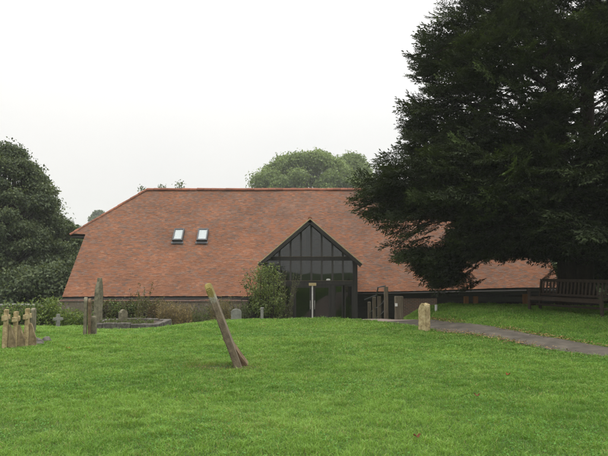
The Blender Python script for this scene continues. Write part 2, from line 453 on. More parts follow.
g = link('grass', np_mesh('grass', np.concatenate(vs), 4, np.concatenate(cs)), M['grass'])
tag(g, 'mown green churchyard grass covering the lawn', 'grass', kind='stuff')

# clover and daisy leaves low in the turf, in patches
n = 42000; y = RNG.uniform(3.8, 15, n); x = RNG.uniform(-1, 1, n) * (.57 * y + 1.2)
k = (vnoise(x * .9 + 7, y * .9, 0, 91) * .6 + vnoise(x * 3.5, y * 3.5, 0, 92) * .4 > .565) & (path_dist(x, y) > .05)
x, y = x[k], y[k]; n = len(x)
P3 = np.stack([x, y, terr(x, y) + RNG.uniform(.015, .045, n)], 1); D = RNG.normal(size=(n, 3)); D[:, 2] = .15; N = RNG.normal(0, .3, (n, 3)) + np.array([0, -.1, 1])
cc = np.array([.066, .160, .030]) * RNG.uniform(.7, 1.7, (n, 1))
sz = RNG.uniform(.012, .026, n) * np.interp(y, [4, 15], [1, 1.7])
v, c = leaf_quads(P3, D, N, sz, sz * .8, cc)
tag(link('clover', np_mesh('clover', v, 4, c), M['grass']), 'patches of clover and small weeds growing low in the lawn', 'clover', kind='stuff')

# dry litter along the path edges
n = 6500; i = RNG.integers(0, isp, n); s = np.where(RNG.uniform(0, 1, n) < .5, -1, 1); off = np.abs(RNG.normal(0, .10, n)) * np.where(RNG.uniform(0, 1, n) < .6, 1, -1)
keep = vnoise(i * .13, s * 5.0, 0, 41) + RNG.uniform(-.2, .2, n) > .5
i, s, off = i[keep], s[keep], off[keep]; n = len(i)
q = PL[i] + PN[i] * ((PW[i] + off) * s)[:, None] + RNG.normal(0, .03, (n, 2))
P3 = np.stack([q[:, 0], q[:, 1], terr(q[:, 0], q[:, 1]) + .035 + RNG.uniform(0, .02, n)], 1)
D = rand_dirs(n); D[:, 2] *= .3; N = rand_dirs(n) * .5 + np.array([0, 0, 1])
cc = np.array([.27, .18, .08]) * RNG.uniform(.4, 1.2, (n, 1))
v, c = leaf_quads(P3, D, N, RNG.uniform(.02, .05, n), RNG.uniform(.012, .03, n), cc)
tag(link('leaf_litter', np_mesh('leaf_litter', v, 4, c), M['litter']), 'dry tan leaf litter scattered along both edges of the path', 'leaf litter', kind='stuff')

# ------------------------------------------------------------------ barn
DE = 30.0                                   # distance of the front eave
E0 = at(62, 296.5, DE); ZE = E0.z; YR = 35.5
ZR = at(200, 190, YR).z; XL = E0.x; XR = 13.6
RUN, RISE = YR - DE, ZR - ZE
H = math.hypot(RUN, RISE)
O = Vector((0, DE, ZE)); U = Vector((1, 0, 0)); Vv = Vector((0, RUN / H, RISE / H)); Nn = U.cross(Vv)
XRL, XRR = at(147, 191, YR).x, 10.8
hipp = at(70, 235.5, 33.0); VH = (hipp.y - DE) / RUN * H
XHL, XHR = hipp.x, XR + .8
def vmin(u): return float(.30 * sstep(-1.5, 3.0, u) + .30 * sstep(3, 13, u))
def warp(u, v):
    m = vmin(u); vv = m + v * (1 - m / H)
    sag = .03 * math.sin(u * .55 + 1) * math.sin(vv / H * PI) + .05 * (float(vnoise(u * .3, vv * .5, 0, 50)) - .5)
    return O + U * u + Vv * vv + Nn * sag
def ridge_z(u): return .05 * (float(vnoise(u * .3, H * .5, 0, 50)) - .5)
TC = [np.array(c) for c in ((.208, .092, .051), (.190, .091, .056), (.226, .110, .066), (.165, .094, .066), (.140, .089, .066), (.182, .108, .078))]
def tone(u, v, top, seed):
    w = top + .9 * (vnoise(u * .28, v * .45, 0, 60 + seed) - .5) + .5 * (vnoise(u * 1.1, v * 1.5, 0, 61 + seed) - .5)
    p = np.clip(np.array([.40 - .30 * w, .24 - .06 * w, .12 - .08 * w, .10 + .24 * w, .02 + .05 * w, .09 + .16 * w], float), .01, 1)
    k = RNG.choice(6, p=p / p.sum())
    return TC[k] * RNG.uniform(.9, 1.1)
def tiles(mb, fn, nrm, h, left, right, top_fn, gauge=.105, wid=.17, seed=0):
    rows = int(round(h / gauge)); g = h / rows
    for r in range(rows):
        v0, v1 = r * g, min(h, (r + 1) * g + .004)
        l0, r0, l1, r1 = left(v0), right(v0), left(v1), right(v1)
        lo, hi = min(l0, l1), max(r0, r1)
        u = lo - (r % 2) * wid / 2 - .0
        while u < hi:
            a0, b0 = max(l0, min(r0, u)), max(l0, min(r0, u + wid)); a1, b1 = max(l1, min(r1, u)), max(l1, min(r1, u + wid))
            u += wid
            if b0 - a0 < .01 and b1 - a1 < .01: continue
            j = RNG.normal(0, .004); t0 = .010 + abs(j); k0 = RNG.normal(0, .003)
            vj = v0 + RNG.normal(0, .005)
            pts = [fn(a0, vj) + nrm * (t0 + k0), fn(b0, vj) + nrm * (t0 - k0), fn(b1, v1) + nrm * .004, fn(a1, v1) + nrm * .004,
                   fn(a0, vj) - nrm * .004, fn(b0, vj) - nrm * .004]
            mb.add(pts, [(0, 1, 2, 3), (4, 5, 1, 0)], tuple(tone((a0 + b0) / 2, v0, top_fn(v0), seed)))
def flatmesh(mb, name, mat, parent):
    me = mb.mesh(name); return link(name, me, mat, parent)

barn = thing('barn', 'long tithe barn with a steep red clay tile roof and black boarded walls', 'barn', (0, 33, -2.0))
mb = MB()
leftf = lambda v: XL if v < VH else XHL + (XRL - XHL) * (v - VH) / (H - VH)
rightf = lambda v: XR if v < VH else XHR + (XRR - XHR) * (v - VH) / (H - VH)
tiles(mb, warp, Nn, H, leftf, rightf, lambda v: .12 + .75 * (v / H) ** 1.1)
# hip faces at both ends
for sgn, xh, xr in ((-1, XHL, XRL), (1, XHR, XRR)):
    z0 = hipp.z; dy = YR - hipp.y
    A = Vector((xh, YR, z0)); T = Vector((xr, YR, ZR)); VV = (T - A); hh = VV.length; VV.normalize()
    UU = Vector((0, -sgn, 0)) * -1 if sgn < 0 else Vector((0, 1, 0))
    UU = Vector((0, 1, 0)); NN = VV.cross(UU) if sgn < 0 else UU.cross(VV)
    if NN.z < 0: NN = -NN
    tiles(mb, lambda u, v, A=A, UU=UU, VV=VV: A + UU * u + VV * v, NN, hh, lambda v, dy=dy, hh=hh: -dy * (1 - v / hh), lambda v, dy=dy, hh=hh: dy * (1 - v / hh), lambda v: .3, seed=3)
# rear slope and solid deck under the tiles
def bk(u, v): p = warp(u, v); return Vector((p.x, 2 * YR - p.y, p.z))
tiles(mb, bk, Vector((0, -Nn.y, Nn.z)), H, leftf, rightf, lambda v: .4, gauge=.42, wid=.9, seed=5)
roof = flatmesh(mb, 'roof', M['tile'], barn)
roof['label'] = 'steep roof of mottled red and brown clay tiles'
mb = MB()
for s in (1, -1):
    us = np.linspace(XL + .03, XR - .03, 60)
    f = (lambda u, v: warp(u, v)) if s == 1 else bk
    nn = Nn if s == 1 else Vector((0, -Nn.y, Nn.z))
    for a, b in zip(us[:-1], us[1:]):
        for v0, v1 in ((.04, VH), (VH, H)):
            q = [f(a, v0) - nn * .05, f(b, v0) - nn * .05, f(b, v1) - nn * .05, f(a, v1) - nn * .05]
            if v1 == H and (b < XRL + 1.2 or a > XRR - 1.2):
                continue
            mb.add(q, [(0, 1, 2, 3)])
    # triangular decks beneath the hips
    for xh, xr, xg in ((XHL, XRL, XL), (XHR, XRR, XR)):
        sg = 1 if xr > xh else -1
        mb.add([f(xh + .05 * sg, VH) - nn * .05, f(xr + 1.25 * sg, VH) - nn * .05, f(xr + 1.25 * sg, H) - nn * .05, f(xr, H) - nn * .05], [(0, 1, 2, 3)])
for xh, xg in ((XHL, XL), (XHR, XR)):           # soffits under the overhanging hips
    mb.box((min(xh, xg), hipp.y + .02, hipp.z - .12), (max(xh, xg), 2 * YR - hipp.y - .02, hipp.z - .03))
mb.build('roof_deck', M['dark_timber'], barn)
# ridge and hip capping tiles
def caps(name, p, q, n, r, parent, tonebase):
    mb = MB(); p, q = Vector(p), Vector(q)
    d = (q - p).normalized(); sd = d.cross(Vector((0, 0, 1))).normalized(); up = sd.cross(d)
    for i in range(n):
        a, b = p + (q - p) * (i / n), p + (q - p) * ((i + .97) / n)
        jz = up * random.gauss(0, .006) + sd * random.gauss(0, .006); r0, r1 = r * 1.06, r * .98
        vs = []
        for c, rr in ((a, r0), (b, r1)):
            for k in range(8):
                t = -.25 + (PI + .5) * k / 7
                vs.append(c + jz + sd * rr * math.cos(t) + up * rr * math.sin(t))
        fs = [(k, k + 1, 8 + k + 1, 8 + k) for k in range(7)] + [tuple(range(8)), tuple(range(8, 16))]
        mb.add(vs, fs, tuple(np.array(tonebase) * random.uniform(.8, 1.25)))
    return flatmesh(mb, name, M['tile'], parent)
caps('ridge_tiles', (XRL, YR, ZR + .0), (XRR, YR, ZR + .0), 46, .12, barn, (.24, .10, .065))
for xh, xr in ((XHL, XRL), (XHR, XRR)):
    caps('hip_tiles', (xh, hipp.y, hipp.z + .03), (xr, YR, ZR + .02), 18, .09, barn, (.25, .11, .07))
# walls
mb = MB()
zb = -2.6
for i in range(18):                              # front weatherboards, each lapping the one below
    z0 = zb + .9 + i * .16
    if z0 > ZE + .25: break
    for x0, x1 in ((XL + .35, -2.55), (2.55, XR - .35)):
        top = min(z0 + .17, ZE + .3)
        mb.box((x0, DE + .52 - .02, z0), (x1, DE + .6, top)); 
mb.box((XL + .35, DE + .6, zb), (XR - .35, DE + .7, ZE + .35))
mb.box((XL + .35, 2 * YR - DE - .6, zb), (XR - .35, 2 * YR - DE - .5, ZE + .35))
for xg in (XL + .25, XR - .35):
    vs = [(xg, DE + .3, zb), (xg, 2 * YR - DE - .3, zb), (xg, 2 * YR - DE - .3, ZE + .2), (xg, 2 * YR - hipp.y, hipp.z - .05), (xg, hipp.y, hipp.z - .05), (xg, DE + .3, ZE + .2)]
    vs2 = [(x + .1, y, z) for x, y, z in vs]
    mb.add(vs + vs2, [tuple(range(6)), tuple(range(6, 12))] + [(k, (k + 1) % 6, 6 + (k + 1) % 6, 6 + k) for k in range(6)])
mb.build('wall', M['weatherboard'], barn)
for xa, xb in ((XL, -2.45), (2.6, XR)):          # eave fascia boards
    mb = MB(); us = np.linspace(xa, xb, 25)
    for a, b in zip(us[:-1], us[1:]):
        pa, pb = warp(a, .03) - Nn * .03, warp(b, .03) - Nn * .03
        mb.beam(pa + Vector((0, .05, -.07)), pb + Vector((0, .05, -.07)), .03, .14)
    mb.build('fascia', M['dark_timber'], barn)
for xg in (XL + .02, XR - .02):
    mb = MB(); mb.beam(warp(xg, .05) - Nn * .09, warp(xg, VH - .02) - Nn * .09, .03, .16, Nn)
    mb.build('verge_board', M['dark_timber'], barn)
for a, b in ((XL + .1, -2.7), (2.75, XR - .1)):
    mb = MB()
    mb.tube([warp(a, -.06) + Vector((0, 0, -.09)), warp((a + b) / 2, -.06) + Vector((0, 0, -.09)), warp(b, -.06) + Vector((0, 0, -.09))], .055, 8)
    mb.build('gutter', M['weatherboard'], barn, smooth=True)
mb = MB()
mb.box((4.9, DE + .30, -2.2), (7.0, DE + .48, ZE - .12))
pl = mb.build('brick_plinth', M['brick'], barn); pl['label'] = 'patch of old red brick wall below the eave'

# roof windows
def on_roof(px, py):
    d = ray(px, py); o = Vector((0, 0, CZ)); t = (O - o).dot(Nn) / d.dot(Nn); p = o + d * t
    return p.x, (p - O).dot(Vv)
for (l, t_, r_, b_), where in (((172.6, 229, 186, 242.5), ''), ((196.8, 229, 210, 242.5), '')):
    (u0, v0), (u1, v1) = on_roof(l - .1, b_ - .4), on_roof(r_ - 1, t_ + 1.6)
    w = thing('roof_window', '', '', (0, 0, 0)) if False else None
    mtx = Matrix(((U.x, Vv.x, Nn.x, 0), (U.y, Vv.y, Nn.y, 0), (U.z, Vv.z, Nn.z, 0), (0, 0, 0, 1)))
    mtx = Matrix.Translation(O) @ mtx
    mb = MB(); fw = .07
    mb.box((u0, v0, -.08), (u1, v0 + fw * 1.4, .19), mtx); mb.box((u0, v1 - fw, -.08), (u1, v1, .20), mtx)
    mb.box((u0, v0 + fw * 1.4, -.08), (u0 + fw, v1 - fw, .195), mtx); mb.box((u1 - fw, v0 + fw * 1.4, -.08), (u1, v1 - fw, .195), mtx)
    mb.box((u0 - .06, v0 - .16, .05), (u1 + .06, v0 - .003, .065), mtx)
    fr = mb.build('roof_window', M['lead'], barn, bevel=.006)
    mb = MB(); mb.box((u0 + fw + .002, v0 + fw * 1.4 + .002, .165), (u1 - fw - .002, v1 - fw - .002, .175), mtx)
    mb.build('pane', M['roof_glass'], fr)
    mb = MB(); mb.box((u0 + fw + .002, v0 + fw * 1.4 + .002, .13), (u1 - fw - .002, v1 - fw - .002, .145), mtx)  # pale sheet under the glass standing in for reflected sky
    mb.build('sky_sheet', M['reflected_sky'], fr)

# ------------------------------------------------------------------ glazed gabled entrance
YP = 27.6
ap = at(310, 219, YP); el = at(260.5, 262.5, YP); er = at(361, 262, YP)
PX = ap.x; zap = ap.z; zev = (el.z + er.z) / 2; hw = (er.x - el.x) / 2
zfl = -2.0
porch = thing('entrance_porch', 'black timber gabled entrance porch glazed over two storeys', 'porch', (PX, YP, zfl))
def onp(px, py): p = at(px, py, YP); return p.x, p.z
def gab(x): return zap - .16 - abs(x - PX) * (zap - zev) / hw   # underside of the gable at x
# roof of the porch, running back into the barn roof
sl = Vector((hw, 0, -(zap - zev))).length
for s in (-1, 1):
    mb = MB()
    Vp = Vector((-s * hw / sl, 0, (zap - zev) / sl)); Np = Vector((s * (zap - zev) / sl, 0, hw / sl))
    Op = Vector((PX + s * hw, YP - .25, zev))
    def pf(u, v, Op=Op, Vp=Vp): return Op + Vector((0, 1, 0)) * u + Vp * v
    def depth(v): z = zev + (zap - zev) * v / sl; return DE + (z - ZE) * RUN / RISE - (YP - .25) + .1
    tiles(mb, pf, Np, sl, lambda v: 0, depth, lambda v: .5, seed=8)
    if s < 0:
        mb2 = mb
    flatmesh(mb, 'roof', M['tile'], porch)
    mb = MB()
    q = [pf(.02, 0) - Np * .03, pf(depth(0), 0) - Np * .03, pf(depth(sl), sl) - Np * .03, pf(.02, sl) - Np * .03]
    q2 = [p - Np * .1 for p in q]
    mb.add(q + q2, [(0, 1, 2, 3), (4, 5, 6, 7), (0, 1, 5, 4), (1, 2, 6, 5), (2, 3, 7, 6), (3, 0, 4, 7)])
    mb.build('roof_deck', M['dark_timber'], porch)
    mb = MB()
    a, b = pf(-.03, -.12), pf(-.03, sl + .02)
    mb.beam(a - Np * .11, b - Np * .11, .06, .17, Np)
    mb.build('bargeboard', M['dark_timber'], porch, bevel=.008)
    mb = MB(); mb.beam(pf(.0, -.10) - Np * .002, pf(.0, sl) - Np * .006, .14, .05, Np)
    mb.build('verge', M['verge'], porch)
    mb = MB(); xs = PX + s * (hw - .30)
    mb.box((xs - .05, YP + .12, zfl), (xs + .05, 31.2, zev + .2)); mb.build('side_wall', M['weatherboard'], porch)
caps('ridge_tiles', (PX, YP - .25, zap + .0), (PX, 33.6, zap + .0), 14, .10, porch, (.26, .10, .06))
# frame
posts = [279.5, 290.5, 301, 311.3, 321.8, 332.5, 343]
xl, xr = PX - hw + .25, PX + hw - .25
zt1 = onp(310, 258.7)[1]; zt2 = onp(310, 283)[1]
mb = MB()
for x in (xl, xr): mb.box((x - .11, YP - .02, zfl), (x + .11, YP + .16, gab(x) + .05))
mb.box((xl + .11, YP - .015, zt1 - .09), (xr - .11, YP + .14, zt1 + .09))
mb.box((xl + .11, YP - .013, zt2 - .10), (xr - .11, YP + .14, zt2 + .10))
mb.box((xl + .11, YP - .01, zfl), (xr - .11, YP + .14, zfl + .14))
mb.build('main_frame', M['dark_timber'], porch, bevel=.01)
bays = [xl] + [onp(p, 270)[0] for p in posts] + [xr]
for zz_ in (zt1 + .09, zt2 + .10):              # pale strips painting in the highlight along the two rails
    mb = MB(); mb.box((xl + .115, YP - .03, zz_ + .001), (xr - .115, YP - .002, zz_ + .024)); mb.build('highlight_strip', M['grey_timber'], porch)
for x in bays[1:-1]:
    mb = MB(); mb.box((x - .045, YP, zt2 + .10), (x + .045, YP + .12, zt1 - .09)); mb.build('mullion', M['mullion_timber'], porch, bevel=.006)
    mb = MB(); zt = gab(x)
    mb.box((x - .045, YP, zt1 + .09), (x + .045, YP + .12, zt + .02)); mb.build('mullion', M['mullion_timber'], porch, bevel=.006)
mb = MB(); e = .045
for a, b in zip(bays[:-1], bays[1:]):            # one sheet of glass per bay and storey
    for f in (0, 1):
        mb = MB(); y = YP + .06
        if f == 0: q = [(a, y, zt2 + .08), (b, y, zt2 + .08), (b, y, zt1 - .07), (a, y, zt1 - .07)]
        else:
            q = [(a, y, zt1 + .07), (b, y, zt1 + .07), (b, y, max(gab(b), zt1 + .08)), (a, y, max(gab(a), zt1 + .08))]
            if a < PX < b: q.insert(3, (PX, y, gab(PX)))
        q = q + [(x_, y + .012, z_) for x_, y, z_ in q]; k = len(q) // 2
        mb.add(q, [tuple(range(k)), tuple(range(k, 2 * k))] + [(i, (i + 1) % k, k + (i + 1) % k, k + i) for i in range(k)])
        mb.build('window_pane', M['glass'], porch)
# doors and flanking lights below
low = [(xl + .11, onp(291, 300)[0]), (onp(334.5, 300)[0], onp(343, 300)[0]), (onp(344.5, 300)[0], xr - .11)]
zl0, zl1 = zfl + .14, zt2 - .10
for a, b in low:
    mb = MB()
    mb.box((a - .0, YP + .002, zl0), (a + .06, YP + .1, zl1)); mb.box((b - .06, YP + .002, zl0), (b, YP + .1, zl1))
    mb.box((a + .06, YP + .004, zl0), (b - .06, YP + .1, zl0 + .08)); mb.box((a + .06, YP + .004, zl1 - .06), (b - .06, YP + .1, zl1))
    s_ = mb.build('side_light', M['dark_timber'], porch)
    mb = MB(); mb.box((a + .05, YP + .05, zl0 + .07), (b - .05, YP + .062, zl1 - .05)); mb.build('pane', M['glass'], s_)
for px0, px1 in ((290.3, 293.5), (331, 335)):
    mb = MB(); a, b = onp(px0, 300)[0], onp(px1, 300)[0]; mb.box((a, YP - .03, zfl), (b, YP + .15, zt2 - .1))
    mb.build('door_post', M['dark_timber'], porch, bevel=.01)
for side, (px0, px1, hx) in enumerate(((293.8, 311.9, 310.3), (313.1, 330.8, 314.6))):
    a, b = onp(px0, 300)[0], onp(px1, 300)[0]
    mb = MB(); z0 = zfl + .02; z1 = zt2 - .11
    mb.box((a, YP - .02, z0), (a + .11, YP + .05, z1)); mb.box((b - .11, YP - .02, z0), (b, YP + .05, z1))
    mb.box((a + .11, YP - .018, z1 - .12), (b - .11, YP + .05, z1)); mb.box((a + .11, YP - .018, z0), (b - .11, YP + .05, z0 + .2))
    dr = mb.build('door', M['dark_timber'], porch, bevel=.006)
    mb = MB(); mb.box((a + .1, YP + .01, z0 + .19), (b - .1, YP + .022, z1 - .11)); mb.build('pane', M['glass'], dr)
    hxx = onp(hx, 300)[0]; zh0, zh1 = onp(310, 309)[1], onp(310, 300.5)[1]
    mb = MB(); mb.tube([(hxx, YP - .02, zh0), (hxx, YP - .08, zh0 + .02), (hxx, YP - .08, zh1 - .02), (hxx, YP - .02, zh1)], .014, 6)
    mb.build('handle', M['white_paint'], dr, smooth=True)
# things stood on the sill inside, stairs and posts within
mb = MB(); mb.box((xl + .1, YP + .3, zt2 - .12), (xr - .1, YP + 2.2, zt2 - .02)); mb.build('gallery_floor', M['interior'], porch)
mb = MB(); mb.box((xl + .08, YP + .2, zfl - .1), (xr - .08, 33, zfl)); mb.build('inner_floor', M['interior'], porch)
mb = MB()
for k in range(5): mb.box((onp(293.5, 300)[0], YP + 1.2 + .3 * k, zfl + .18 * k + .12), (onp(311, 300)[0], YP + 1.52 + .3 * k, zfl + .18 * k + .18))
mb.build('stair', M['grey_timber'], porch)
mb = MB()
for x in (-1.5, -.1, 1.4): mb.box((PX + x - .09, YP + 1.9, zfl), (PX + x + .09, YP + 2.08, zap - .3 - abs(x) * .8))
mb.box((xl + .1, YP + 2.22, zfl), (xr - .1, YP + 2.3, zev - .1)); mb.build('inner_frame', M['interior'], porch)
# white meeting strip of the doors and its sign board, modelled as a free post
sp = at(312.4, 300, 27.0); zt = at(312.4, 285.5, 27.0).z
zg = tz(sp.x, 27.0)
sgn = thing('door_strip', 'thin white meeting strip of the porch doors topped by a small cream board', 'sign', (sp.x, 27.0, zg))
mb = MB(); mb.box((sp.x - .032, 26.97, zg - .2), (sp.x + .032, 27.03, zt + .1)); mb.build('post', M['white_paint'], sgn, bevel=.006)
a, b = at(308.8, 285.8, 26.96), at(316.2, 283, 26.96)
mb = MB(); mb.box((a.x, 26.93, a.z), (b.x, 26.967, b.z)); mb.build('board', M['tan_board'], sgn, bevel=.006)
xo = onp(328.5, 281)[0]; zo = zt2 + .124
bm = bmesh.new()                                 # a lump of something white left on the rail
bmesh.ops.create_icosphere(bm, subdivisions=2, radius=1)
for v in bm.verts:
    k = 1 + .25 * mnoise.noise(v.co * 1.7); v.co = Vector((v.co.x * .11 * k + xo, v.co.y * .02 + YP - .012, v.co.z * .035 * k * (1.5 - v.co.x * .5) + zo + .03))
me = bpy.data.meshes.new('ornament'); bm.to_mesh(me); bm.free()
tag(link('ornament', me, M['white_paint'], None, (xo, YP - .012, zo)), 'small white ornament lying on the rail above the porch doors', 'ornament')

# ------------------------------------------------------------------ boundary wall
def wall_run(name, label, pts, top, th, mat, capmat=None, seed=0):
    pts = [Vector(p) for p in pts]
    t = thing(name, label, 'wall', (pts[0].x, pts[0].y, tz(pts[0].x, pts[0].y)))
    mb = MB(); cp = MB(); n = 40
    for i in range(n):
        for k, (s0) in enumerate((i / n, (i + 1) / n)): pass
        p, q = pts[0].lerp(pts[1], i / n), pts[0].lerp(pts[1], (i + 1) / n)
        za = top + .05 * (mnoise.noise(Vector((p.x * .6, seed, 0)))); zb_ = top + .05 * (mnoise.noise(Vector((q.x * .6, seed, 0))))
        g0 = min(tz(p.x, p.y), tz(q.x, q.y)) - .3
        for M_, z00, z01, tt in ((mb, None, (za, zb_), th), (cp, (za, zb_), (za + .07, zb_ + .07), th + .08)):
            z0 = (g0, g0) if z00 is None else z00
            vs = [(p.x, p.y - tt / 2, z0[0]), (q.x, q.y - tt / 2, z0[1]), (q.x, q.y + tt / 2, z0[1]), (p.x, p.y + tt / 2, z0[0]),
                  (p.x, p.y - tt / 2, z01[0]), (q.x, q.y - tt / 2, z01[1]), (q.x, q.y + tt / 2, z01[1]), (p.x, p.y + tt / 2, z01[0])]
            M_.add(vs, [(3, 2, 1, 0), (4, 5, 6, 7), (0, 1, 5, 4), (2, 3, 7, 6)] + ([(3, 0, 4, 7)] if i == 0 else []) + ([(1, 2, 6, 5)] if i == n - 1 else []))
    mb.build('masonry', mat, t); cp.build('coping', capmat or M['brick'], t)
    return t
ztop = at(200, 300.0, 27).z
wall_run('churchyard_wall', 'low flint churchyard wall with brick coping in front of the barn', [(-11.5, 27, 0), (-2.6, 27, 0)], ztop - .07, .35, M['flint'], M['brick'], 1)
zt_l = at(5, 304.5, 25).z
wall_run('field_wall', 'pale stone wall top showing behind the hedge at the left edge of the lawn', [(-22, 25.2, 0), (-11.45, 25.2, 0)], zt_l - .07, .35, M['flint'], M['greystone'], 2)

# ------------------------------------------------------------------ gravestones
def edge(px, off):
    """heading of a stone seen nearly end-on from the path of the camera; off opens its right-hand face"""
    return PI / 2 + math.atan((CX - px) / F) - off
def base_at(px, py, Y):
    p = at(px, py, Y); return Vector((p.x, Y, tz(p.x, Y)))
CROSS_LBL = ['leftmost of three lichened cross-topped headstones at the left edge of the lawn',
             'middle one of the three lichened cross-topped headstones in a row',
             'tallest cross-topped headstone, rightmost of the three and next to two small rough stones']
for i, (px, by, ty, Yd, rz) in enumerate(((5, 348, 309.5, 11.5, edge(5, .27)), (15, 346.5, 311.5, 11.7, edge(15, .27)), (26.5, 345.5, 308.5, 11.9, edge(26, .30)))):
    b = base_at(px, by, Yd); h = at(px, ty, Yd).z - b.z
    t = thing('cross_headstone', CROSS_LBL[i], 'gravestone', b, 'cross headstones at the left edge of the lawn')
    h1 = h * (.62 if i < 2 else .55)
    w0, w1 = .24, .15
    slab('stele', [(-w0 / 2, -.2), (w0 / 2, -.2), (w1 / 2, h1), (-w1 / 2, h1)], .08, b, rz, M['sandstone'], t, seed=i, amp=.014)
    a = .19
    z0 = h1 - .01; zc = h * .80
    cr = [(-.065, z0), (.065, z0), (.05, zc - .05), (a, zc - .055), (a, zc + .045), (.05, zc + .04), (.06, h), (-.06, h), (-.05, zc + .04), (-a, zc + .045), (-a, zc - .055), (-.05, zc - .05)]
    slab('cross', cr, .07, b, rz, M['sandstone'], t, seed=i + 5, bevel=.008, amp=.006)
    b2 = Vector((b.x + .03, b.y + .04, tz(b.x + .03, b.y + .04)))
    slab('buttress', [(0, -.2), (.15, -.2), (.135, h * .22), (.065, h * .50), (.03, h * .62), (0, h * .62)], .11, b2, .25, M['tan_stone'], t, seed=i + 9)
o = slab('headstone', arch(.34, at(33, 308, 15).z - base_at(33, 326, 15).z, .05), .10, base_at(33.2, 326, 15), edge(33, .12), M['greenstone'], seed=21)
tag(o, 'upright grey-green slab headstone just behind the cross-topped stones', 'gravestone', 'plain headstones in the churchyard')
def rock(px, py, Y, r, label):
    b = base_at(px, py, Y); bm = bmesh.new(); bmesh.ops.create_icosphere(bm, subdivisions=3, radius=r)
    for v in bm.verts:
        v.co *= 1 + .35 * mnoise.noise(v.co * 2.2 / r * .5 + Vector((px, 0, 0))) + .1 * mnoise.noise(v.co * 14)
        v.co.z *= .8
    me = bpy.data.meshes.new('rough_stone'); bm.to_mesh(me); bm.free()
    me.transform(Matrix.Translation(b + Vector((0, 0, r * .35))))
    o = link('rough_stone', me, M['darkstone'], None, b); tag(o, label, 'stone', 'small rough stones in the grass')
rock(38, 341, 12.4, .12, 'larger dark rough stone in the grass beside the cross-topped headstones')
rock(47, 338, 12.9, .10, 'smaller grey rough stone lying farther right in the grass')
b = base_at(58, 325, 20)
h = at(58, 314, 20).z - b.z
o = slab('stone_cross', [(-.07, -.2), (.07, -.2), (.055, h * .55), (.16, h * .55), (.16, h * .75), (.055, h * .75), (.05, h), (-.05, h), (-.055, h * .75), (-.16, h * .75), (-.16, h * .55), (-.055, h * .55)], .1, b, .7, M['greystone'], seed=31, amp=.006)
tag(o, 'tiny grey stone cross in front of the hedge', 'gravestone')
# tall pointed stone and the split slab before it
b = base_at(97.5, 325, 17.5); h = at(97, 277.5, 17.5).z - b.z
o = slab('headstone', arch(.25, h, .45, pointed=True, foot=.3), .15, b, edge(97, .65), M['greenstone'], seed=33, lean=.02, leandir=0)
tag(o, 'tallest grey headstone with a pointed top rising above the eave line', 'gravestone', 'plain headstones in the churchyard')
b = base_at(87, 335, 14.2); h = at(86, 297, 14.2).z - b.z
t = thing('split_headstone', 'tall thin headstone split into a pale and a brown layer, standing edge-on', 'gravestone', b)
slab('pale_layer', arch(.42, h, .08), .075, b + Vector((-.05, 0, 0)), edge(86, .04), M['greenstone'], t, seed=35, bevel=.008, amp=.008)
slab('brown_layer', arch(.40, h * .97, .08), .06, b + Vector((.05, .02, 0)), edge(88, .06), M['brownstone'], t, seed=36, lean=-.012, bevel=.008, amp=.008)
b = base_at(93.5, 334.5, 14.4); h = at(93.5, 316, 14.4).z - b.z
o = slab('footstone', arch(.22, h, .05), .12, b, edge(93, .2), M['greenstone'], seed=37)
tag(o, 'short stump-like footstone touching the split headstone', 'gravestone')
# kerbed grave
KL, KR, KY0, KY1 = at(93, 331, 17.4).x, at(157, 328, 17.4).x, 17.3, 18.9
kz = [tz(KL, KY0), tz(KR, KY0), tz(KR, KY1), tz(KL, KY1)]
kt = at(120, 323.3, 17.3).z
t = thing('kerbed_grave', 'raised grave plot edged with dark stone kerbs and filled with weeds', 'grave', (0.5 * (KL + KR), 18.1, min(kz)))
mb = MB(); lb = []
for k, (x0, y0, x1, y1) in enumerate(((KL, KY0, KR, KY0), (KR, KY0, KR, KY1), (KR, KY1, KL, KY1), (KL, KY1, KL, KY0))):
    d = Vector((x1 - x0, y1 - y0, 0)).normalized() * .09
    mb = MB(); n = 5 if k % 2 == 0 else 3
    sh = .09 if k % 2 == 0 else -.095
    P0 = Vector((x0, y0, 0)) - d * (sh / .09); P1 = Vector((x1, y1, 0)) + d * (sh / .09)
    for q in range(n):
        a, c = P0.lerp(P1, q / n + .004), P0.lerp(P1, (q + 1) / n - .004)
        top = kt + random.uniform(-.02, .02)
        mb.beam(Vector((a.x, a.y, top - .3)), Vector((c.x, c.y, top - .3)), .17, .6)
    o = mb.build('kerb_stone', M['darkstone'], t, bevel=.015); rough_stone(o, .02, 6, 3, k)
mb = MB(); mb.box((KL + .1, KY0 + .1, kt - .4), (KR - .1, KY1 - .1, kt - .06)); mb.build('soil', M['earth'], t)
b = Vector((at(123, 320, 18.1).x, 18.1, kt - .06)); h = at(123, 309, 18.1).z - b.z
o = slab('headstone', arch(.26, h, .10, pointed=True, foot=.1), .14, b, .9, M['greenstone'], seed=41)
tag(o, 'small pointed headstone standing inside the kerbed grave', 'gravestone', 'plain headstones in the churchyard')
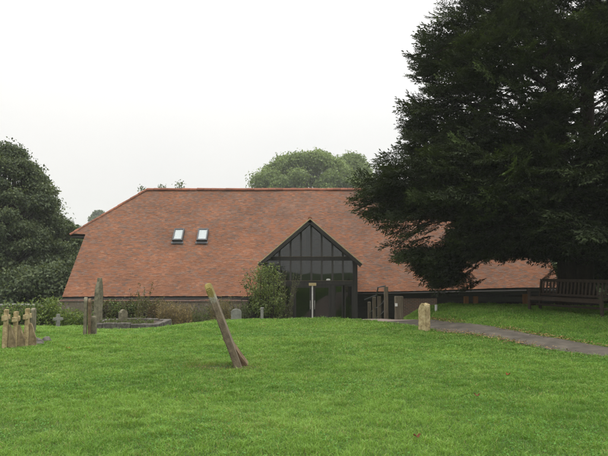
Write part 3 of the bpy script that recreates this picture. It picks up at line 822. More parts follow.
# the leaning stone
Yl = 9.4
b = base_at(238.5, 366, Yl); top = at(208.5, 283, Yl + .1)
dx, dz = top.x - b.x, top.z - b.z
lean = math.atan2(-dx, dz); ln = math.hypot(dx, dz)
ol = [(-.29, -.3), (.29, -.3), (.30, ln - .10), (.22, ln - .01), (.0, ln), (-.22, ln - .02), (-.30, ln - .10)]
o = slab('leaning_headstone', ol, .115, b, edge(232, .02), M['lichen'], None, lean=-lean, leandir=0, seed=45, amp=.01, taper=.82, bevel=.014)
tag(o, 'tall brown headstone leaning steeply to the left with yellow lichen on its tip', 'gravestone')
b2 = base_at(245.5, 365.5, 9.55); top2 = at(224.5, 335.5, 9.55)
dx, dz = top2.x - b2.x, top2.z - b2.z; lean2 = math.atan2(-dx, dz); ln2 = math.hypot(dx, dz)
o = slab('footstone', arch(.30, ln2, .12, foot=.2), .085, b2, edge(236, .10), M['brownstone'], None, lean=-lean2 , leandir=0, seed=46)
tag(o, 'short brown footstone leaning parallel against the foot of the tall leaning headstone', 'gravestone')
b = base_at(236.3, 321, 22.5); zz = at(236, 320.5, 22.5).z; h = at(236, 308.8, 22.5).z - b.z
o = slab('headstone', arch(.40, h, .12), .11, b, .12, M['greystone'], seed=47)
tag(o, 'small round-topped pale grey headstone left of the porch bush', 'gravestone', 'plain headstones in the churchyard')
b = base_at(262, 319, 20.5); zt_ = at(262, 308.5, 20.5).z
mb = MB(); mb.box((b.x - .05, 20.45, b.z - .2), (b.x + .05, 20.55, zt_)); mb.box((b.x - .065, 20.43, zt_), (b.x + .065, 20.57, zt_ + .03))
o = mb.build('marker_post', M['greystone'], None, b, bevel=.01); tag(o, 'little pale marker post standing before the bush at the porch', 'post')
# squat stone by the path
b = base_at(424.5, 330, 14.7); h = at(424, 303, 14.7).z - b.z
ol = [(-.115, -.25), (.115, -.25), (.115, h - .07), (.075, h - .012), (.02, h), (-.05, h - .012), (-.09, h - .05), (-.115, h - .14)]
o = slab('squat_headstone', ol, .22, b, -.78, M['sandstone'], seed=51, amp=.022, bevel=.02)
tag(o, 'squat sandstone stone with worn chamfered top beside the tarmac path', 'gravestone')
# ------------------------------------------------------------------ posts and railings right of the porch
b = base_at(399, 316.5, 18.9); zt_ = at(399, 296.3, 18.9).z
t = thing('gate_post', 'thick weathered gate post with a small white plate beside the path', 'gate post', b)
mb = MB(); mb.box((b.x - .13, b.y - .11, b.z - .2), (b.x + .13, b.y + .11, zt_)); o = mb.build('post', M['grey_timber'], t, bevel=.015); rough_stone(o, .012, 7, 3, 4)
mb = MB(); c = at(396.6, 305, 18.7); mb.box((c.x - .04, b.y - .135, c.z - .05), (c.x + .04, b.y - .115, c.z + .05)); mb.build('plate', M['white_paint'], t)
t = thing('handrail', 'dark timber handrail on four posts stepping down towards the porch', 'railing', base_at(386, 316, 20))
rp = []
for px, ty, Yd in ((386, 286.5, 19.6), (379.3, 296.5, 21.4), (374.2, 297, 23.0), (369.3, 302, 24.8)):
    p = at(px, ty, Yd); g0 = tz(p.x, Yd); rp.append((p.x, Yd, p.z, g0))
    mb = MB(); w = .065; mb.box((p.x - w, Yd - w, g0 - .3), (p.x + w, Yd + w, p.z)); mb.build('post', M['grey_timber'], t, bevel=.01)
mb = MB(); mb.tube([(rp[0][0] - .03, rp[0][1], rp[0][2] + .02), (rp[0][0] - .22, rp[0][1] + .4, rp[0][2] - .04), (rp[1][0] - .1, rp[1][1], rp[1][2] + .06), (rp[3][0] - .2, rp[3][1], rp[3][2] + .1)], .023, 8)
mb.build('rail', M['lead'], t, smooth=True)
for f in (.38, .68):
    mb = MB(); mb.tube([(x, y - .07, g0 + (z - g0) * f) for x, y, z, g0 in rp] , .018, 6); mb.build('lower_rail', M['lead'], t, smooth=True)
mb = MB()
b = base_at(436, 308, 19.5); zt_ = at(436, 304.8, 19.5).z
mb.box((b.x - .035, b.y - .035, b.z - .1), (b.x + .035, b.y + .035, max(zt_, b.z + .16)))
o = mb.build('marker_peg', M['white_paint'], None, b, bevel=.008); tag(o, 'short white marker peg in the grass under the dark yew', 'peg')
# rail fence beyond the yew
fp = [(466, 296.3, 22.5), (475.5, 296.3, 22.5), (525, 294, 22.2)]
b0 = base_at(466, 307, 22.5)
t = thing('timber_fence', 'low timber fence with orange-brown posts and dark rails beyond the yew', 'fence', b0)
for px, ty, Yd in fp:
    p = at(px, ty, Yd); g0 = tz(p.x, Yd); w = .085
    mb = MB(); mb.box((p.x - w, Yd - w * .8, g0 - .3), (p.x + w, Yd + w * .8, p.z)); mb.build('post', M['orange_timber'], t, bevel=.01)
for dzr in (.12, .38):
    x0, x1 = at(448, 300, 22.6).x, 14.0
    mb = MB(); mb.beam((x0, 22.66, tz(x0, 22.6) + dzr + .02), (x1, 22.66, tz(x1, 22.6) + dzr + .02), .04, .09); mb.build('rail', M['dark_timber'], t, bevel=.006)

# ------------------------------------------------------------------ bench
P1, P2 = Vector((6.72, 17.3, 0)), Vector((7.84, 15.15, 0))
ex = (P2 - P1).normalized(); ey = Vector((-ex.y, ex.x, 0)); L = (P2 - P1).length
gz = max(tz(P1.x, P1.y), tz(P2.x, P2.y)) - .01
bench = thing('park_bench', 'long slatted wooden bench in the deep shade under the yew', 'bench', (P1.x, P1.y, gz))
BM = Matrix(((ex.x, ey.x, 0, P1.x), (ex.y, ey.y, 0, P1.y), (0, 0, 1, gz), (0, 0, 0, 1)))
def bb(name, boxes, bevel=.006):
    mb = MB()
    for a, b in boxes: mb.box(a, b, BM)
    return mb.build(name, M['bench_timber'], bench, bevel=bevel)
for x in (0, L - .07):
    bb('leg', [((x, 0, -.15), (x + .07, .07, .60))])
    mb = MB()                                    # rear leg raked back above the seat
    mb.box((x, .46, -.15), (x + .07, .53, .42), BM)
    sh = Matrix.Identity(4); mb.beam(BM @ Vector((x + .035, .495, .42)), BM @ Vector((x + .035, .60, .93)), .07, .065, ex)
    mb.build('leg', M['bench_timber'], bench, bevel=.006)
    bb('armrest', [((x - .01, -.03, .603), (x + .08, .52, .64))])
bb('seat', [((.0, .005 + .075 * k, .405), (L, .065 + .075 * k, .43)) for k in range(6)])
bb('seat_rail', [((.07, .01, .33), (L - .07, .045, .403)), ((.07, .47, .33), (L - .07, .50, .403))])
bb('stretcher', [((.07, .25, .16), (L - .07, .29, .22)), ((.02, .07, .16), (.06, .46, .22)), ((L - .06, .07, .16), (L - .02, .46, .22))])
def bk_pt(x, t): return BM @ Vector((x, .495 + .105 * t, .42 + .51 * t))
mb = MB(); mb.beam(bk_pt(.07, .96), bk_pt(L - .07, .96), .045, .09); mb.beam(bk_pt(.07, .14), bk_pt(L - .07, .14), .04, .06)
br = mb.build('backrest', M['bench_timber'], bench, bevel=.006)
mb = MB(); ns = 19
for k in range(ns):
    x = .07 + (L - .14) * (k + .5) / ns
    mb.beam(bk_pt(x, .17), bk_pt(x, .92), .055, .018, ey)
mb.build('back_slats', M['bench_timber'], br, bevel=.004)

# ------------------------------------------------------------------ fallen leaves
for k, (px, py, label) in enumerate(((68, 347.5, 'fallen red leaf on the grass right of the small rough stones'), (417, 438, 'fallen dull brown leaf on the bare lawn nearest the camera'),
                       (477, 397, 'fallen brown leaf on the lawn below the path'), (508, 377, 'fallen dark red leaf on the grass close to the path edge'))):
    Yd = 1.6 * F / (py - 268)
    p = at(px, py, Yd); c = Vector((p.x, Yd, tz(p.x, Yd) + .04))
    mb = MB(); r = .032; m = 12
    ring = []
    for q in range(m):
        a = 2 * PI * q / m; rr = r * (1 + .35 * math.cos(5 * a)) * random.uniform(.85, 1.1)
        ring.append(Vector((rr * math.cos(a), rr * math.sin(a) * .8, .014 * math.sin(2 * a + k) + .01)))
    top = [c + v for v in ring] + [c + Vector((0, 0, -.004))]; bot = [v + Vector((0, 0, -.003)) for v in top]
    fs = [(q, (q + 1) % m, m) for q in range(m)] + [(m + 1 + (q + 1) % m, m + 1 + q, 2 * m + 1) for q in range(m)] + [(q, m + 1 + q, m + 1 + (q + 1) % m, (q + 1) % m) for q in range(m)]
    mb.add(top + bot, fs, [(.30, .06, .02), (.13, .05, .025), (.15, .06, .03), (.22, .045, .02)][k])
    o = mb.build('fallen_leaf', M['litter'], None, c); tag(o, label, 'leaf', 'fallen leaves on the lawn')

# ------------------------------------------------------------------ yew
def spray_template(seed):
    """one flat feathery yew branchlet, about 1 long, along +x"""
    r = np.random.default_rng(seed); P, D, Ls = [], [], []
    def shoot(p0, d, ln):
        m = max(2, int(ln / .045))
        for k in range(m):
            t = (k + r.uniform(0, .6)) / m; p = p0 + d * ln * t; p = p + np.array([0, 0, -.10 * t * t * ln])
            for s in (-1, 1):
                a = s * r.uniform(.45, .95); c, q = math.cos(a), math.sin(a)
                P.append(p); D.append([d[0] * c - d[1] * q, d[0] * q + d[1] * c, d[2] + r.normal(0, .25)]); Ls.append(r.uniform(.06, .11))
        P.append(p0 + d * ln); D.append(d); Ls.append(.1)
    shoot(np.zeros(3), np.array([1., 0, 0]), 1.0)
    for k in range(13):
        t = .08 + .85 * k / 13; s = 1 if k % 2 else -1; a = s * r.uniform(.6, 1.0)
        shoot(np.array([t, 0, -.06 * t * t]), unit(np.array([[math.cos(a), math.sin(a), r.normal(.02, .14)]]))[0], (.50 * (1 - t) + .12) * r.uniform(.7, 1.2))
    return np.array(P), unit(np.array(D)), np.array(Ls)
def yew(base, name, label):
    t = thing(name, label, 'tree', base)
    bx, by, bz = base
    ZZ = [0.8, 1.6, 2.4, 3.2, 4.3, 5.0, 5.7, 6.4, 8.0, 9.2, 10.6, 12, 13.4, 14.4]
    RR = [5.3, 6.15, 7.0, 7.65, 8.1, 7.5, 6.5, 6.45, 6.5, 6.0, 5.1, 4.0, 2.4, .4]
    tm = [spray_template(100 + k) for k in range(5)]
    rng = np.random.default_rng(5)
    n = 8600
    z = rng.uniform(.6, 14.3, n) ; z = np.where(rng.uniform(0, 1, n) < .35, rng.uniform(.7, 6.2, n), z)
    az = rng.uniform(-PI, PI, n)
    ell = np.where(np.abs(np.sin(az)) > 0, np.sqrt(np.cos(az) ** 2 + (.86 * np.sin(az)) ** 2), 1)
    R = np.interp(z, ZZ, RR) * ell
    R = R * (1 + .30 * np.clip(np.cos(az) + .25, 0, 1) + .26 * np.exp(-((az + 1.1) / .7) ** 2))     # crown stretched out of view rightwards and over the path to deepen shade
    lob = .80 + .30 * vnoise(az * 2.6 + 20, z * .9, 0, 71)
    leftness = np.exp(-((np.abs(az) - PI) / .5) ** 2)
    lob = lob * (1 - leftness) + leftness * (.80 + .27 * vnoise(az * 4 + 20, z * 1.1, 0, 73))
    inner = rng.uniform(0, 1, n) < .42
    fr = np.where(inner, rng.uniform(.25, .85, n), 1 - np.abs(rng.normal(0, .11, n)))
    R = R * lob * fr
    wx, wy = bx + R * np.cos(az), by + R * np.sin(az)
    k = vnoise(wx * .55, wy * .55, z * .75, 75) + .12 * rng.normal(size=n) > np.interp(z, [3, 5, 8, 11], [.27, .37, .42, .40])
    low = z + bz < 1.15 + .5 * (vnoise(az * 3, 0, 0, 77)) + np.where(np.sin(az) < -.25, np.where(wx > bx - 2.5, .35, .85), 0) + np.where((wx > 6.0) & (wx < 10.4) & (np.sin(az) > -.3), .60, 0) - np.where((wx > 3.9) & (wx < 6.0), .55, 0) - np.where((np.sin(az) > 0) & (wx > bx + 1.1), 1.0, 0)    # the skirt hangs lowest at its sides
    k &= ~low
    # window under the left bough through which the roof shows
    hole = (wx / wy > .145) & (wx / wy < .255) & (z > 1.95) & (z < 3.35)      # gap between the two lowest boughs
    k &= ~(hole & (rng.uniform(0, 1, n) < .93))
    idx = np.nonzero(k)[0]
    Vs, Cs = [], []
    for i in idx:
        Pt, Dt, Lt = tm[rng.integers(5)]
        s = rng.uniform(.75, 1.45) * (.75 if z[i] > 10 else 1)
        yaw = az[i] + rng.normal(0, .35); el = np.interp(z[i], [1, 3, 6, 10, 14], [-.35, -.08, .18, .4, .8]) + rng.normal(0, .16)
        d = np.array([math.cos(yaw) * math.cos(el), math.sin(yaw) * math.cos(el), math.sin(el)])
        sd = np.array([-math.sin(yaw), math.cos(yaw), 0]); roll = rng.normal(0, .45)
        up = np.cross(d, sd); sd2 = sd * math.cos(roll) + up * math.sin(roll); up = np.cross(d, sd2)
        Mx = np.stack([d, sd2, up])
        p0 = np.array([wx[i], wy[i], z[i] + bz]) - d * s * .75
        Pw = p0 + (Pt * s) @ Mx; Dw = Dt @ Mx
        Nw = up + rng.normal(0, .35, Pw.shape)
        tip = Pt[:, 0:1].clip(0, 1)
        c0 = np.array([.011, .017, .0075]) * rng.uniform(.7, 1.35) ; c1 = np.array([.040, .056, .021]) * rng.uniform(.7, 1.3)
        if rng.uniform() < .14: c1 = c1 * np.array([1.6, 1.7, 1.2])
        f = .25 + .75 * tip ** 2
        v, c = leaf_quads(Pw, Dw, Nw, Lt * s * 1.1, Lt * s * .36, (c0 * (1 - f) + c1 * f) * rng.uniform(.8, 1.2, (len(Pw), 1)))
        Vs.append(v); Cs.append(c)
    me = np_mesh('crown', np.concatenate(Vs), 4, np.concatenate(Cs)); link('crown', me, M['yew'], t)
    mb = MB(); r2 = random.Random(3)
    for k in range(4):                             # fluted, many-stemmed bole
        a = k * PI / 2 + .4; off = Vector((math.cos(a), math.sin(a), 0)) * .26
        pts = [Vector(base) + off * 1.25 + Vector((0, 0, -.3)), Vector(base) + off + Vector((0, 0, 1)), Vector(base) + off * 1.5 + Vector((0, 0, 3.2)), Vector(base) + off * 3 + Vector((0, 0, 7)), Vector(base) + off * 3.5 + Vector((0, 0, 11))]
        mb.tube(pts, [.52, .40, .34, .2, .05], 10)
    for q in range(70):
        zz = r2.uniform(2.6, 10.5); a = r2.uniform(-PI, PI)
        rr = float(np.interp(zz, ZZ, RR)) * .78 * math.sqrt(math.cos(a) ** 2 + (.86 * math.sin(a)) ** 2)
        s0 = Vector(base) + Vector((math.cos(a) * .3, math.sin(a) * .3, max(.9, zz - 1.2)))
        e0 = Vector(base) + Vector((math.cos(a + .1) * rr, math.sin(a + .1) * rr, zz + .4 - (0.6 if zz < 3 else 0)))
        pts = [s0, s0.lerp(e0, .33) + Vector((0, 0, .35)), s0.lerp(e0, .68) + Vector((r2.uniform(-.2, .2), r2.uniform(-.2, .2), .3)), e0]
        th = .11 if zz < 6 else .07
        mb.tube(pts, [th, th * .75, th * .45, .015], 6)
        for w in range(3):
            p = pts[1].lerp(pts[3], r2.uniform(.2, .9)); e = p + Vector((math.cos(a) * .8, math.sin(a) * .8, r2.uniform(-.5, .6))) + Vector((r2.uniform(-.8, .8), r2.uniform(-.8, .8), 0))
            mb.tube([p, p.lerp(e, .5) + Vector((0, 0, .08)), e], [.03, .02, .008], 5)
    mb.build('trunk', M['bark'], t, smooth=True)
    return t
YB = (9.75, 20.6)
yew((YB[0], YB[1], tz(*YB)), 'yew_tree', 'huge dark yew tree spreading over the bench and path')

# ------------------------------------------------------------------ broadleaf trees and shrubs
def foliage(blobs, per, L, W, cols, rng, up=.25, shell=.55):
    """leaves spread through a set of ellipsoid clumps; cols = (dark, mid, light)"""
    Vs, Cs = [], []
    for (c, r) in blobs:
        m = int(per * (r[0] * r[1] * r[2]) ** (2 / 3.)); 
        if m < 4: m = 4
        d = unit(rng.normal(size=(m, 3))); f = 1 - np.abs(rng.normal(0, shell * .6, m)).clip(0, .95)
        f = np.where(rng.uniform(0, 1, m) < .10, rng.uniform(1, 1.45, m), f)     # loose outer sprays
        wob = .8 + .4 * vnoise(d[:, 0] * 2.2 + c[0], d[:, 1] * 2.2 + c[1], d[:, 2] * 2.2 + c[2], 81)
        P = np.array(c) + d * np.array(r) * (f * wob)[:, None]
        N = d + rng.normal(0, .5, (m, 3)) + np.array([0, 0, up]); D = rng.normal(size=(m, 3)) + np.array([0, 0, -.3])
        k = rng.uniform(0, 1, (m, 1)); bl = rng.uniform(-.25, .25)
        k = np.clip(k + bl, 0, 1)
        col = np.where(k < .5, cols[0] + (cols[1] - cols[0]) * k * 2, cols[1] + (cols[2] - cols[1]) * (k * 2 - 1))
        ls = rng.uniform(.65, 1.3, m)
        v, cc = leaf_quads(P, D, N, L * ls, W * ls, col); Vs.append(v); Cs.append(cc)
    return np.concatenate(Vs), np.concatenate(Cs)
def tree(name, label, base, height, rad, cols, L, W, per, seed, nblob=60, cz=.58, ry=1.0, lowest=.2, group=None, bs=(.16, .30), trunk_r=.3, prof=None):
    rng = np.random.default_rng(seed); t = thing(name, label, 'tree', base, group)
    B = Vector(base); blobs = []; mb = MB()
    mb.tube([B + Vector((0, 0, -.4)), B + Vector((0, 0, height * .3)), B + Vector((.1, 0, height * .6)), B + Vector((.0, 0, height * .88))], [trunk_r * 1.3, trunk_r, trunk_r * .55, trunk_r * .1], 9)
    for k in range(nblob):
        u = rng.uniform(-1, 1); a = rng.uniform(0, 2 * PI); q = math.sqrt(1 - u * u) * (rng.uniform(.55, 1) ** .5)
        hz = lowest + (1 - lowest) * (u * .5 + .5)
        if prof is not None: q = float(np.interp(hz, prof[0], prof[1])) * rng.uniform(.6, 1) ** .6
        rr = rad * rng.uniform(*bs)
        c = (B.x + q * math.cos(a) * (rad - rr * .6), B.y + q * math.sin(a) * (rad - rr * .6) * ry, B.z + hz * height - rr * .5)
        blobs.append((c, (rr, rr, rr * rng.uniform(.6, .85))))
        s0 = B + Vector((0, 0, max(height * .18, (c[2] - B.z) * .62))); e0 = Vector(c)
        mb.tube([s0, s0.lerp(e0, .5) + Vector((0, 0, -.04 * height)), e0], [trunk_r * .3, trunk_r * .18, .02], 5)
    v, c = foliage(blobs, per, L, W, [np.array(x) for x in cols], rng)
    link('crown', np_mesh('crown', v, 4, c), M['leaf'], t)
    mb.build('trunk', M['bark'], t, smooth=True)
    return t
dk = ((.030, .045, .023), (.070, .097, .046), (.135, .168, .085))
md = ((.030, .048, .018), (.065, .095, .035), (.115, .15, .06))
lt = ((.09, .135, .042), (.155, .215, .07), (.23, .30, .11))  # light green leaves, paled further in place of distance haze
def gbase(px, Yd): p = at(px, 300, Yd); return (p.x, Yd, tz(p.x, Yd))
def ht(px, py, Yd): return at(px, py, Yd).z - gbase(px, Yd)[2]
PROF = ([0, .1, .3, .5, .7, .85, 1.0], [.5, .8, 1.0, .95, .78, .5, .12])
tree('oak_tree', 'large dark evergreen oak filling the left edge beside the barn', gbase(4, 38), ht(14, 146, 38), 4.35, dk, .17, .10, 1800, 31, 190, bs=(.10, .22), lowest=.0, prof=PROF, trunk_r=.35)
tree('elder_tree', 'lower grey-green tree between the big oak and the barn gable', gbase(64, 44), ht(64, 222, 44), 2.6, md, .26, .15, 800, 32, 50, lowest=.0, prof=PROF, trunk_r=.15)
tree('thicket_tree', 'dark bushy tree behind the hedge under the big oak', gbase(38, 34.5), ht(38, 262, 34.5), 3.6, dk, .2, .12, 800, 33, 80, ry=.5, lowest=.0, prof=([0, .5, 1], [.9, 1, .4]), trunk_r=.12)
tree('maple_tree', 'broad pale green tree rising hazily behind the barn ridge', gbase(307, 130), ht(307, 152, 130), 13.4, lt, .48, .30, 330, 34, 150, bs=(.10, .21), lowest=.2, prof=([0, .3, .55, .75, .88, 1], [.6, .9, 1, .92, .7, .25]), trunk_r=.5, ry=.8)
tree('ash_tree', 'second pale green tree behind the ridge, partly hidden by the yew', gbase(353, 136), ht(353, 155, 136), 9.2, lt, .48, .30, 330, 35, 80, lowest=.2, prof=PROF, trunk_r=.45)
for px, py, rr, sd, lb in ((178, 181, 1.5, 36, 'thin wispy treetop poking above the barn ridge near its left end'), (160, 183, 1.3, 37, 'small wispy treetop just beyond the left end of the barn ridge'), (140, 187, 1.2, 39, 'tiny treetop showing over the sloping left hip of the barn roof')):
    tree('birch_tree', lb, gbase(px, 70), ht(px, py - 1, 70), rr, md, .24, .14, 90, sd, 30, lowest=.55, prof=PROF, trunk_r=.14, bs=(.3, .45), group='treetops above the barn ridge')
tree('holly_tree', 'dark tree beyond the right end of the barn, glimpsed under the yew', gbase(604, 36), ht(604, 236, 36), 3.4, dk, .22, .13, 700, 42, 60, lowest=.0, prof=([0, .5, 1], [.9, 1, .5]), trunk_r=.2)
tree('lime_tree', 'tree standing behind the big oak, filling the gaps in its crown', gbase(14, 60), ht(14, 190, 60), 7, dk, .3, .18, 420, 43, 120, lowest=.0, prof=PROF, trunk_r=.25)
tree('far_tree', 'faint grey tree far away above the sloping left end of the roof', gbase(97, 260), ht(97, 210, 260), 6, md, .9, .6, 130, 38, 60, lowest=.2, prof=PROF, trunk_r=.5)
tree('far_tree', 'distant hazy tree seen low between the big oak and the barn gable', gbase(72, 240), ht(72, 226, 240), 8, md, .9, .6, 130, 40, 60, lowest=.1, prof=PROF, trunk_r=.5)

def shrub(name, label, cat, blobs, per, L, W, cols, seed, group=None, stems=0, shell=.5):
    rng = np.random.default_rng(seed)
    cx = sum(b[0][0] for b in blobs) / len(blobs); cy = sum(b[0][1] for b in blobs) / len(blobs)
    base = (cx, cy, tz(cx, cy)); t = thing(name, label, cat, base, group)
    v, c = foliage(blobs, per, L, W, [np.array(x) for x in cols], rng, shell=shell)
    link('foliage', np_mesh('foliage', v, 4, c), M['leaf'], t)
    mb = MB(); B = Vector(base)
    for (c_, r) in blobs:
        e = Vector(c_) + Vector((0, 0, r[2] * .5)); s = Vector((c_[0] * .6 + cx * .4, c_[1] * .6 + cy * .4, 0)); s.z = tz(s.x, s.y) - .1
        mb.tube([s, s.lerp(e, .5) + Vector((rng.normal(0, .05), rng.normal(0, .05), 0)), e], [.025, .018, .006], 5)
    mb.build('stems', M['bark'], t)
    return t
def blobs_in(x0, x1, y0, y1, top, n, r, seed, base=None):
    rng = np.random.default_rng(seed); out = []
    for k in range(n):
        x, y = rng.uniform(x0, x1), rng.uniform(y0, y1); g0 = tz(x, y); tp = top(x) if callable(top) else top
        rr = rng.uniform(*r); z = rng.uniform(g0 + rr * .3, max(g0 + rr * .35, tp - rr * .7))
        out.append(((x, y, z), (rr, rr, rr * .85)))
    return out
br_ = ((.035, .06, .014), (.085, .13, .030), (.16, .21, .055))
hz_l = lambda x: float(np.interp(x, [-16, -11.3, -10.0, -9.4, -8.9, -7.9], [at(0, 307, 22).z, at(10, 303, 22).z, at(45, 297.5, 22).z, at(60, 301, 22).z, at(72, 312, 22).z, at(95, 318, 22).z]))
shrub('hedge', 'untrimmed bright green bramble hedge along the left side of the lawn', 'hedge', blobs_in(-15.5, -8.6, 21.6, 23.4, hz_l, 170, (.25, .45), 51), 700, .085, .06, br_, 51)
rb = ((.045, .04, .018), (.09, .085, .032), (.12, .155, .05))
shrub('creeper', 'brown and green creeper hanging over the flint wall behind the kerbed grave', 'climbing plant', blobs_in(-9.7, -6.0, 26.2, 26.9, at(120, 298, 26.5).z, 170, (.18, .32), 52), 800, .075, .05, rb, 52, shell=.8)
shrub('ivy', 'green ivy growing over the wall left of the pale bare flint', 'climbing plant', blobs_in(-8.9, -7.7, 26.0, 26.9, at(105, 298, 26.5).z, 24, (.2, .34), 53), 800, .08, .055, ((.025, .045, .012), (.06, .10, .025), (.12, .17, .05)), 53, shell=.7)
shrub('bramble', 'low brown-green bramble along the foot of the wall behind the straw-coloured grass', 'shrub', blobs_in(-7.0, -4.6, 25.9, 26.7, at(180, 304, 26.2).z, 70, (.16, .28), 55), 700, .075, .05, ((.045, .045, .018), (.095, .09, .035), (.14, .15, .055)), 55, shell=.8)
shrub('bramble', 'darker green bramble at the wall between the leaning stone and the pale headstone', 'shrub', blobs_in(-4.7, -2.9, 25.6, 26.6, at(225, 303, 26.2).z, 60, (.16, .30), 56), 700, .075, .05, ((.03, .045, .015), (.075, .085, .03), (.13, .14, .055)), 56, shell=.8)
sh_b = []
rs = np.random.default_rng(77)
for k in range(46):
    px = rs.normal(266, 9.5); py = rs.uniform(266, 318); Yd = rs.uniform(24.6, 26.2)
    if py < 275 and abs(px - 264) > 12: continue
    px = np.clip(px, 246 + max(0, (285 - py) * .35), 288)
    p = at(px, py, Yd); r = rs.uniform(.2, .42); sh_b.append(((p.x, p.y, p.z - .1), (r, r, r * 1.1)))
shrub('porch_shrub', 'tall yellow-green shrub growing against the left side of the porch', 'shrub', sh_b, 900, .10, .05, ((.04, .065, .018), (.105, .145, .04), (.19, .225, .08)), 54, shell=.7)

def weeds(name, label, px0, px1, ytop, Yd, n, cols, seed, L=.25, wid=.012, seedheads=False, group=None, spread=.5):
    """tall stems with narrow leaves"""
    rng = np.random.default_rng(seed)
    px = rng.uniform(px0, px1, n); yy = Yd + rng.uniform(-spread, spread, n)
    x = (px - CX) / F * yy; z0 = terr(x, yy); zt = np.array([at(a, ytop + rng.uniform(0, 14), b).z for a, b in zip(px, yy)])
    h = np.maximum(zt - z0, .25); lean = rng.normal(0, .14, (n, 2)) * h[:, None]
    mb = MB(); Ps, Ds, Ns, Ls = [], [], [], []
    for k in range(n):
        a = Vector((x[k], yy[k], z0[k] - .05)); e = Vector((x[k] + lean[k, 0], yy[k] + lean[k, 1], z0[k] + h[k])); m_ = a.lerp(e, .55) + Vector((-lean[k, 0] * .2, -lean[k, 1] * .2, .02))
        mb.tube([a, m_, e], [.008, .006, .003], 4, cap=False)
        for q in range(int(h[k] / .07) + 3):
            f = rng.uniform(.08, 1.0); p = a.lerp(m_, f / .55) if f < .55 else m_.lerp(e, (f - .55) / .45)
            Ps.append(tuple(p)); d = rng.normal(size=3); d[2] = abs(d[2]) * .8 + .3; Ds.append(d); Ns.append(rng.normal(size=3) + np.array([0, 0, .6])); Ls.append(L * rng.uniform(.4, 1) * (1.1 - .6 * f))
    cx, cy = float(x.mean()), float(yy.mean()); t = thing(name, label, 'plant', (cx, cy, tz(cx, cy)), group)
    cols = [np.array(c) for c in cols]; k = rng.uniform(0, 1, (len(Ps), 1)); col = cols[0] * (1 - k) + cols[1] * k
    v, c = leaf_quads(np.array(Ps), np.array(Ds), np.array(Ns), np.array(Ls), np.array(Ls) * wid / .06, col)
    link('leaves', np_mesh('leaves', v, 4, c), M['leaf'], t)
    mb.build('stems', M['grey_timber'], t)
    return t
dry = ((.16, .115, .055), (.30, .235, .115)); wgr = ((.05, .085, .02), (.13, .17, .055))
weeds('dry_grass', 'clump of tall straw-coloured grass before the wall, right of the kerbed grave', 160, 176, 300, 24.5, 170, dry, 61, .3, .007, group='dry grass clumps at the wall')
weeds('dry_grass', 'second straw-coloured grass clump, nearer the leaning headstone', 176, 192, 303, 24.3, 150, dry, 62, .3, .007, group='dry grass clumps at the wall')
weeds('dry_grass', 'loose tall dry grass behind the lichened tip of the leaning headstone', 213, 231, 296, 25.0, 130, ((.13, .115, .045), (.24, .20, .09)), 63, .3, .007, group='dry grass clumps at the wall')
weeds('nettle', 'green nettle patch by the wall between the straw-coloured grass clumps', 190, 208, 306, 24.8, 70, wgr, 64, .16, .03)
weeds('tall_weed', 'tallest brown-green weed reaching above the eave behind the kerbed grave', 139, 148, 281, 25.0, 14, ((.06, .06, .025), (.13, .13, .05)), 65, .22, .025)
weeds('dock_plant', 'rusty brown weeds growing up the wall right of the kerbed grave', 148, 164, 297, 26.2, 60, ((.09, .055, .028), (.16, .12, .055)), 66, .2, .02)
weeds('grave_weeds', 'bright green weeds growing inside the kerbed grave', 97, 153, 316.5, 18.0, 300, wgr, 67, .14, .03, spread=.7)
weeds('upright_weed', 'thin upright grey-green stems beside the porch shrub', 281, 291, 268, 26.4, 26, ((.07, .085, .04), (.14, .16, .085)), 68, .2, .02)
weeds('mossy_tuft', 'leafy dark tuft at the foot of the wall beside the pale headstone', 240, 248, 300, 25.2, 40, ((.03, .05, .015), (.07, .10, .03)), 69, .2, .03)
# ------------------------------------------------------------------ air
HZ = .00055
mb = MB(); mb.box((-430, -130, -6), (430, 610, 64))
m, nt, p, out = new_mat('misty_air'); nt.nodes.remove(p)
vol = node(nt, 'ShaderNodeVolumePrincipled'); vol.inputs['Color'].default_value = (.93, .95, .96, 1); vol.inputs['Density'].default_value = HZ
nt.links.new(vol.outputs[0], out.inputs['Volume'])
tag(mb.build('haze', m), kind='stuff')

# ------------------------------------------------------------------ light
SUN_EL, SUN_AZ = math.radians(68), math.radians(75)       # high in the cloud, over the yew's side
w = bpy.data.worlds.new('World'); SC.world = w; w.use_nodes = True
nt = w.node_tree; nt.nodes.clear()
out = node(nt, 'ShaderNodeOutputWorld'); bg = node(nt, 'ShaderNodeBackground', Strength=.1); nt.links.new(bg.outputs[0], out.inputs[0])
sky = node(nt, 'ShaderNodeTexSky', sky_type='NISHITA', sun_disc=False, sun_elevation=SUN_EL, sun_rotation=SUN_AZ, dust_density=6.0, air_density=1.0)
hs = node(nt, 'ShaderNodeHueSaturation', Saturation=.12); nt.links.new(sky.outputs[0], hs.inputs['Color'])
tc = node(nt, 'ShaderNodeTexCoord'); sp_ = node(nt, 'ShaderNodeSeparateXYZ'); nt.links.new(tc.outputs['Generated'], sp_.inputs[0])
mr = node(nt, 'ShaderNodeMapRange'); mr.inputs[3].default_value = 6.9; mr.inputs[4].default_value = 36.0
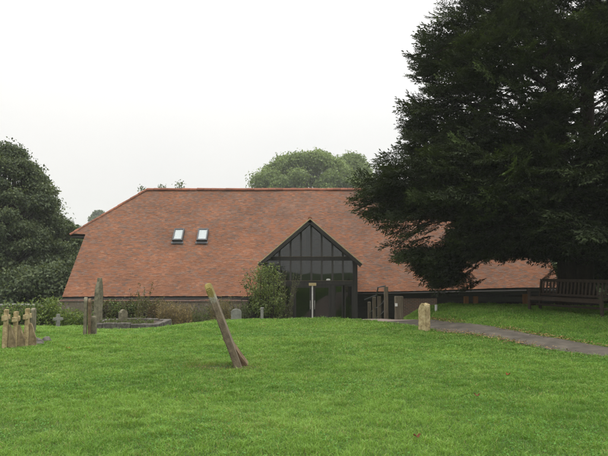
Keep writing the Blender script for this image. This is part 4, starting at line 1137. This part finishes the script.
pz = node(nt, 'ShaderNodeMath', operation='POWER', use_clamp=True); pz.inputs[1].default_value = 2.3
nt.links.new(sp_.outputs[2], pz.inputs[0]); nt.links.new(pz.outputs[0], mr.inputs[0])
cn = node(nt, 'ShaderNodeTexNoise', Scale=2.2, Detail=5, Roughness=.55); nt.links.new(tc.outputs['Generated'], cn.inputs['Vector'])
cl = ramp(nt, cn.outputs[0], [(.3, (.95, .955, .96)), (.7, (1.03, 1.02, 1.005))])                # faint unevenness of the cloud sheet
oc = mixc(nt, 1.0, mixc(nt, 1.0, mr.outputs[0], (1.0, .99, .975), 'MULTIPLY'), cl.outputs[0], 'MULTIPLY')       # overcast: brighter overhead than at the horizon
nt.links.new(mixc(nt, .82, hs.outputs[0], oc), bg.inputs['Color'])
sl_ = bpy.data.lights.new('sun', 'SUN'); sl_.energy = 0.8; sl_.angle = math.radians(25); sl_.color = (1, .97, .92)
so = bpy.data.objects.new('sun', sl_); COL.objects.link(so)
sd = Vector((math.sin(SUN_AZ) * math.cos(SUN_EL), math.cos(SUN_AZ) * math.cos(SUN_EL), math.sin(SUN_EL)))
so.rotation_euler = (-sd).to_track_quat('-Z', 'Y').to_euler(); so.location = (-20, -20, 40)

# ------------------------------------------------------------------ camera and output
cam = bpy.data.cameras.new('camera'); co = bpy.data.objects.new('camera', cam); COL.objects.link(co)
co.location = (0, 0, CZ); co.rotation_euler = (PI / 2 + PITCH, 0, 0)
cam.sensor_width = 36; cam.lens = F / 608 * 36; cam.clip_start = .1; cam.clip_end = 2000
SC.camera = co
SC.view_settings.view_transform = 'Standard'; SC.view_settings.look = 'None'; SC.view_settings.gamma = 1; SC.view_settings.use_curve_mapping = False
SC.view_settings.exposure = 0.46
SC.render.engine = 'CYCLES'
cy = SC.cycles; cy.use_denoising = True
try: cy.denoiser = 'OPENIMAGEDENOISE'
except Exception: pass
cy.max_bounces = 6; cy.diffuse_bounces = 3; cy.glossy_bounces = 3; cy.transparent_max_bounces = 8; cy.volume_bounces = 1; cy.caustics_reflective = False; cy.caustics_refractive = False
